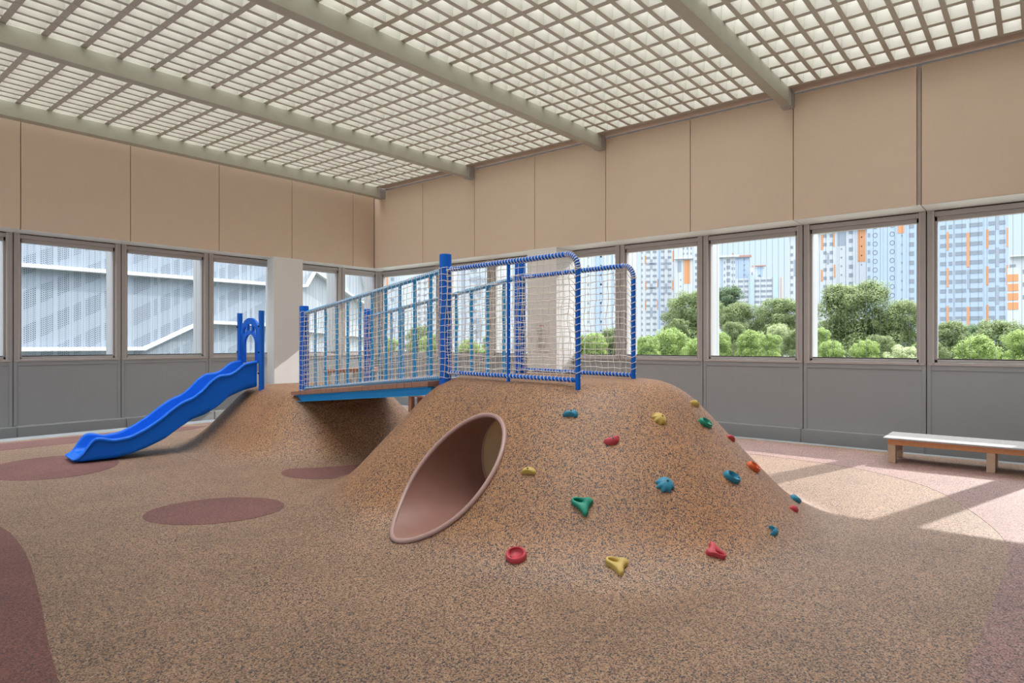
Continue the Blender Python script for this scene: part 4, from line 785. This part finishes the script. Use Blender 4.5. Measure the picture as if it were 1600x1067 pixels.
TREES = [
(21.99, 78, 7.85, 3.88, 1, 'dark leafy tree behind bright shrubs in window right of far net'),
(12.74, 52, 2.77, 1.71, 2, 'bright yellow green tree low in window right of far net'),
(9.8, 46, 2.22, 1.01, 2, 'yellow leafed young tree just right of the far net end'),
(13.86, 48, 1.96, 1.24, 2, 'bright round tree at lower right of window right of far net'),
(15.66, 60, 3.9, 0.96, 1, 'slim pale tree rising between bright crowns right of far net'),
(31.89, 95, 10.07, 2.46, 0, 'tall tree below the white slab block at left of sky window'),
(28.69, 80, 6.5, 3.51, 1, 'broad mid green tree in the middle of the sky window'),
(31.94, 76, 7.09, 3.03, 1, 'feathery mid green tree at right of the sky window'),
(16.14, 50, 2.52, 1.1, 2, 'bright tree at lower left of the sky window'),
(19.99, 58, 3.48, 1.16, 1, 'upright tree in lower part of the sky window'),
(18.73, 50, 2.57, 1.25, 2, 'bright yellow green crown low in middle of the sky window'),
(18.46, 46, 2.31, 0.92, 2, 'bright yellow green crown low right of middle in the sky window'),
(25.69, 62, 3.48, 1.11, 3, 'pale whitish green tree low at right of the sky window'),
(21.91, 50, 2.67, 1.0, 1, 'mid green tree at lower right corner of the sky window'),
(39.97, 75, 8.96, 4.93, 1, 'huge rounded dark tree before the orange-panelled tower'),
(43.39, 72, 6.3, 3.3, 1, 'right shoulder tree beside the huge rounded tree'),
(24.0, 50, 2.77, 0.9, 2, 'bright tree at lower left of the huge tree'),
(23.0, 46, 1.9, 1.19, 2, 'low bright bush crown under the huge rounded tree'),
(25.29, 46, 1.81, 1.1, 2, 'low leafy crown centred under the huge rounded tree'),
(26.82, 44, 1.4, 1.31, 3, 'low pale crown with light tips under the right shoulder tree'),
(35.57, 62, 2.43, 1.73, 1, 'mid green crown between the huge tree and pale crown'),
(41.12, 60, 3.6, 1.79, 1, 'leafy tree at lower left of the tall tower window'),
(50.49, 66, 4.13, 3.02, 1, 'flat-topped spreading tree at right of the tall tower window'),
(36.06, 50, 2.37, 1.79, 2, 'arching bright green crown low in the tall tower window'),
(41.33, 52, 2.66, 1.55, 2, 'tree at the right border of the photo below orange-banded block'),
(51.27, 72, 3.79, 2.15, 0, 'dark green tree behind arching crown before tall tower'),
(-8.67, 60, 3.24, 1.43, 1, 'tree seen through near net below close-windowed tower'),
(-6.18, 50, 2.27, 1.1, 2, 'bright tree low behind left part of near net'),
(-11.35, 60, 2.05, 1.2, 2, 'small tree seen by the corner window on right wall'),
(-3.56, 55, 2.01, 1.42, 2, 'bright tree low behind near net left of grey cross tower'),
(-1.44, 58, 2.38, 1.39, 1, 'tree low behind near net under grey cross tower'),
(5.86, 56, 2.35, 1.34, 1, 'tree beside the cream pillar behind the near net end'),
(7.1, 54, 2.6, 1.4, 2, 'bright tree behind far net left part'),
(9.44, 60, 3.0, 1.67, 1, 'rounded tree behind far net under plain white tower'),
(9.58, 52, 1.88, 1.14, 2, 'small bright tree behind far net right part'),
(37.55, 58, 1.92, 1.73, 1, 'tree hidden by the mullion between two right-hand windows'),
(26.69, 58, 2.21, 1.39, 1, 'tree behind the mullion right of the sky window')]

for (nm, lab, right, fwd, hw, top, wall, dep, parts) in TOWERS:
    root = empty(nm, lab, 'building', V(right, fwd, ZG), group='housing blocks outside'); root.rotation_euler.z = ROT_V - math.atan2(right, fwd)
    mb = MB().box(-hw, hw, 0, dep, 0, top-ZG); mb.obj('wall', MATS['tower_wall_' + wall], root)
    cnt = {}
    for pn, items in parts:
        rest = MB()
        for (x, z, w_, h_) in items:
            out_ = {'window': -.02, 'joint': -.03, 'roof_slab': -.9, 'roof': -.9, 'chimney': .5, 'stair_core': -.5, 'ring': -.05}.get(pn, -.06)
            if pn == 'roof_slab' or pn == 'roof': th, yc = 3.0, .6
            elif pn == 'chimney': th, yc = 1.5, 1.5
            elif pn == 'stair_core': th, yc = 1.0, -.2
            elif pn == 'joint': th, yc = .1, .0
            else: th, yc = .24, .05
            cnt[pn] = cnt.get(pn, 0) + 1
            if pn == 'ring': sc = (w_, 1.6, h_)
            else: sc = (w_, th, h_)
            if cnt[pn] > 100:
                rest.box(x-w_/2, x+w_/2, yc-th/2, yc+th/2, z-ZG-h_/2, z-ZG+h_/2); continue
            o = bpy.data.objects.new(pn, UM[pn]); COL.objects.link(o); o.parent = root
            o.location = (x, yc, z-ZG); o.scale = sc
        if rest.v:
            o = rest.obj(pn, PART_M[pn], root); o['kind'] = 'stuff'
tag(MB().box(-500, 900, -700, 900, ZG-1, ZG).obj('ground_outside', plain('outside_ground', (.19, .20, .17), .95, var=.3, scale=.05)), 'green ground far below outside the windows', 'ground', kind='structure')

# perforated white screen building beyond the left wall
def screen_mat():
    m, n, l, p = nt('perforated_white_screen')
    tc = n.new('ShaderNodeTexCoord'); sx = n.new('ShaderNodeSeparateXYZ'); l.new(tc.outputs['Object'], sx.inputs[0])
    def M(op, a, b=None):
        q = n.new('ShaderNodeMath'); q.operation = op
        for i, v in enumerate((a, b)):
            if v is None: continue
            if isinstance(v, (int, float)): q.inputs[i].default_value = v
            else: l.new(v, q.inputs[i])
        return q.outputs[0]
    x, z = sx.outputs[0], sx.outputs[2]
    # diagonal bands where fewer holes are punched
    v = M('SUBTRACT', z, M('MULTIPLY', x, .55)); fr = M('FRACT', M('DIVIDE', M('ADD', v, 40.2), 1.06))
    band = M('LESS_THAN', fr, .46)
    # staggered rows of slanted slots
    col = M('FLOOR', M('DIVIDE', x, .055)); par = M('MULTIPLY', M('MODULO', M('ADD', col, 800), 3), .022)
    zz = M('FRACT', M('DIVIDE', M('ADD', M('ADD', z, par), M('MULTIPLY', x, .45)), .066))
    xx = M('FRACT', M('DIVIDE', M('ADD', x, 100.1), .055))
    hole = M('MULTIPLY', M('LESS_THAN', zz, .58), M('LESS_THAN', xx, .72))
    # solid vertical ribs at uneven spacing
    wn = n.new('ShaderNodeTexWhiteNoise'); wn.noise_dimensions = '1D'; l.new(M('FLOOR', M('DIVIDE', x, .11)), wn.inputs['W'])
    rib = M('GREATER_THAN', wn.outputs['Value'], .72)
    hole = M('MULTIPLY', hole, M('SUBTRACT', 1, M('MULTIPLY', rib, .85)))
    hole = M('MULTIPLY', hole, M('SUBTRACT', 1, M('MULTIPLY', band, .6)))
    ns = n.new('ShaderNodeTexNoise'); ns.inputs['Scale'].default_value = .5; l.new(tc.outputs['Object'], ns.inputs['Vector'])
    hole = M('MULTIPLY', hole, M('ADD', .65, M('MULTIPLY', ns.outputs['Fac'], .6)))
    mx = n.new('ShaderNodeMix'); mx.data_type = 'RGBA'; mx.inputs[6].default_value = (.225, .27, .325, 1); mx.inputs[7].default_value = (.055, .072, .10, 1)
    l.new(hole, mx.inputs[0]); l.new(mx.outputs[2], p.inputs['Base Color']); p.inputs['Roughness'].default_value = .6
    return m
def rib_mat():
    m, n, l, p = nt('ribbed_white_cladding')
    tc = n.new('ShaderNodeTexCoord'); mp = n.new('ShaderNodeMapping'); mp.inputs['Scale'].default_value = (9, 1, .25); mp.inputs['Rotation'].default_value = (0, rad(-6), 0)
    l.new(tc.outputs['Object'], mp.inputs[0])
    no = n.new('ShaderNodeTexNoise'); no.inputs['Scale'].default_value = 1; no.inputs['Detail'].default_value = 3; l.new(mp.outputs[0], no.inputs['Vector'])
    mx = n.new('ShaderNodeMix'); mx.data_type = 'RGBA'; mx.inputs[6].default_value = (.22, .25, .28, 1); mx.inputs[7].default_value = (.34, .37, .40, 1)
    l.new(no.outputs['Fac'], mx.inputs[0]); l.new(mx.outputs[2], p.inputs['Base Color']); p.inputs['Roughness'].default_value = .6
    return m
hall = empty('screened_building', 'white building with perforated metal screen beyond the left wall', 'building', (5, 24, ZG))
a_ = MB().box(-16, 14.75, 24.0, 24.3, ZG, 12).obj('perforated_screen', screen_mat()); adopt(hall, a_)
a_ = MB().box(14.75, 19.18, 23.95, 24.3, ZG, 12).obj('ribbed_cladding', rib_mat()); adopt(hall, a_)
M_LEDGE = plain('white_ledge', (.46, .48, .51), .5, var=.02)
def ledge(pts, h=.12, d=.26, name='ledge'):
    m = MB(); rings = [[(x, 24.0-d, z), (x, 24.02, z), (x, 24.02, z+h), (x, 24.0-d, z+h)] for x, z in pts]
    adopt(hall, m.loft(rings).obj(name, M_LEDGE))
ledge([(-16, 3.93), (14.75, 3.88)])
ledge([(-16, 1.36), (8.98, 1.34), (10.9, 2.29), (11.3, 2.30), (14.75, 2.24)])
ledge([(14.8, 3.86), (15.28, 3.95), (15.68, 4.58), (17.4, 3.72), (19.15, 2.9)], .10, .3, 'gutter')
ledge([(18.12, 4.9), (18.16, 4.58), (18.32, 4.15), (19.17, 3.45)], .08, .25, 'gutter')
ledge([(14.8, 2.10), (16.4, 1.98), (17.4, 1.90), (19.15, 1.80)], .06, .2, 'gutter')

# trees: crowns of many leaf cards over lumpy foliage masses, each with trunk
LEAF = [plain('leaves_dark', (.10, .165, .075), .6, var=.45, scale=5), plain('leaves_mid', (.165, .22, .085), .6, var=.4, scale=5), plain('leaves_bright', (.235, .33, .095), .6, var=.45, scale=5), plain('leaves_pale', (.36, .42, .22), .6, var=.4, scale=5)]
for m_ in LEAF:
    p_ = m_.node_tree.nodes['Principled BSDF']; n_m = m_.node_tree.nodes; l_m = m_.node_tree.links
    tr_ = n_m.new('ShaderNodeBsdfTranslucent'); ad = n_m.new('ShaderNodeMixShader'); ad.inputs[0].default_value = .38
    mx_ = [q for q in n_m if q.type == 'MIX'][0]; l_m.new(mx_.outputs[2], tr_.inputs['Color'])
    out_ = [q for q in n_m if q.type == 'OUTPUT_MATERIAL'][0]
    l_m.new(p_.outputs[0], ad.inputs[1]); l_m.new(tr_.outputs[0], ad.inputs[2]); l_m.new(ad.outputs[0], out_.inputs[0])
M_BARK = plain('tree_bark', (.12, .09, .07), .9, var=.3)
def crown_mesh(seed, nl, leaf, flat=.8):
    """unit crown: lumps over an ellipsoid of radius 1, leaf cards on every lump"""
    R = random.Random(seed); m = MB(); lumps = [(Vector((0, 0, -.15)), .50)]
    for i in range(44):
        a = R.uniform(0, 2*PI); e = R.uniform(-.35, 1.35); k = R.uniform(.50, .84)
        q = Vector((cos(a)*cos(e)*k, sin(a)*cos(e)*k, sin(e)*k*flat + R.uniform(-.06, .06)))
        lumps.append((q, R.uniform(.12, .27)))
    for i in range(nl):
        c, r = R.choice(lumps[1:]) if i % 6 else lumps[0]
        d = Vector((R.gauss(0, 1), R.gauss(0, 1), R.gauss(.25, 1))).normalized()
        p = c + d*r*R.uniform(.62, 1.16)
        nrm = (d + Vector((R.uniform(-.7, .7), R.uniform(-.7, .7), R.uniform(-.3, .8)))).normalized()
        u = nrm.cross(Vector((R.uniform(-1, 1), R.uniform(-1, 1), R.uniform(-1, 1)))).normalized(); v = nrm.cross(u)
        s = leaf*R.uniform(.6, 1.3)
        m.add([p-u*s, p-v*s*.45, p+u*s, p+v*s*.45], [(0, 1, 2, 3)])
    me = bpy.data.meshes.new('crown'); me.from_pydata(m.v, [], m.f); return me
CR = {}
def tree(right, fwd, top, hw, tone, label, i):
    big_ = hw > 3.2
    key = (tone, i % 3, big_)
    if key not in CR:
        me = crown_mesh(100 + 7*tone + i % 3, 26000 if big_ else 12000, .026 if big_ else .038); me.materials.append(LEAF[tone]); CR[key] = me
    root = empty('tree', label, 'tree', V(right, fwd, ZG), group='trees outside the windows')
    hz = hw*.95
    c = bpy.data.objects.new('crown', CR[key]); COL.objects.link(c); c.parent = root
    c.location = (0, 0, top - hz*.80 - ZG); c.scale = (hw*1.02, hw*1.02, hz); c.rotation_euler.z = i*1.7
    # lower skirt of the same foliage so that the crown reaches down
    c2 = bpy.data.objects.new('lower_crown', CR[key]); COL.objects.link(c2); c2.parent = root
    c2.location = (hw*.1, hw*.1, top - hz*1.75 - ZG); c2.scale = (hw*1.15, hw*1.15, hz*1.1); c2.rotation_euler.z = i*2.3+1
    m = MB().tube([(0, 0, 0), (hw*.03, 0, (top-hz*2-ZG)*.5), (0, hw*.03, top-hz-ZG)], [hw*.09, hw*.07, hw*.04], 8); m.obj('trunk', M_BARK, root, smooth=True)
for i, (r_, f_, tp, hw, tone, lab) in enumerate(TREES): tree(r_, f_, tp, hw, tone, lab, i)
# ---- outside end
# ------------------------------------------------------------------ light
w = bpy.data.worlds.new('daylight_sky'); SC.world = w; w.use_nodes = True
n = w.node_tree.nodes; l = w.node_tree.links; bg = n['Background']
tc = n.new('ShaderNodeTexCoord'); sx = n.new('ShaderNodeSeparateXYZ'); l.new(tc.outputs['Generated'], sx.inputs[0])
r = n.new('ShaderNodeValToRGB'); mr = n.new('ShaderNodeMapRange'); mr.inputs[1].default_value = -1; mr.inputs[2].default_value = 1
l.new(sx.outputs[2], mr.inputs[0]); l.new(mr.outputs[0], r.inputs[0])
SKY = [(0.0, (.10, .11, .10)), (.48, (.18, .19, .18)), (.505, (.56, .62, .68)), (.55, (.53, .635, .72)), (.60, (.50, .67, .85)), (.70, (1.4, 1.55, 1.75)), (.85, (4.0, 4.1, 4.2)), (1.0, (8.0, 8.0, 8.0))]
el = r.color_ramp.elements
mxv = 9.0
for i, (p_, c) in enumerate(SKY):
    e = el[i] if i < 2 else el.new(p_)
    e.position = p_; e.color = (*[v/mxv for v in c], 1)
no = n.new('ShaderNodeTexNoise'); no.inputs['Scale'].default_value = 2.2; no.inputs['Detail'].default_value = 6
l.new(tc.outputs['Generated'], no.inputs['Vector'])
cr = n.new('ShaderNodeMapRange'); cr.inputs[1].default_value = .45; cr.inputs[2].default_value = .75; cr.inputs[3].default_value = 0; cr.inputs[4].default_value = .35
l.new(no.outputs['Fac'], cr.inputs[0])
mx = n.new('ShaderNodeMix'); mx.data_type = 'RGBA'; mx.blend_type = 'MULTIPLY'; mx.inputs[7].default_value = (1.18, 1.12, 1.06, 1)
l.new(cr.outputs[0], mx.inputs[0]); l.new(r.outputs[0], mx.inputs[6])
l.new(mx.outputs[2], bg.inputs['Color']); bg.inputs['Strength'].default_value = mxv
sun = bpy.data.lights.new('sun', 'SUN'); sun.energy = 3.9; sun.angle = rad(.6); sun.color = (1, .95, .89)
so = bpy.data.objects.new('sun', sun); COL.objects.link(so)
so.rotation_euler = Vector((cos(rad(33))*.9646, -cos(rad(33))*.2637, sin(rad(33)))).to_track_quat('Z', 'Y').to_euler()
so.location = (30, -8, 20)

# ------------------------------------------------------------------ camera
cam = bpy.data.cameras.new('camera'); co = bpy.data.objects.new('camera', cam); COL.objects.link(co)
co.location = (0, 0, 1.6); co.rotation_euler = (PI/2, 0, rad(39.6)-PI/2)
cam.sensor_width = 36; cam.lens = 1004/1600*36; cam.shift_y = 2/1600; cam.clip_end = 2000
SC.camera = co
vs = SC.view_settings; vs.view_transform = 'Standard'; vs.look = 'None'; vs.gamma = 1; vs.use_curve_mapping = False; vs.exposure = 0.55
SC.cycles.max_bounces = 10; SC.cycles.diffuse_bounces = 6; SC.cycles.sample_clamp_indirect = 8
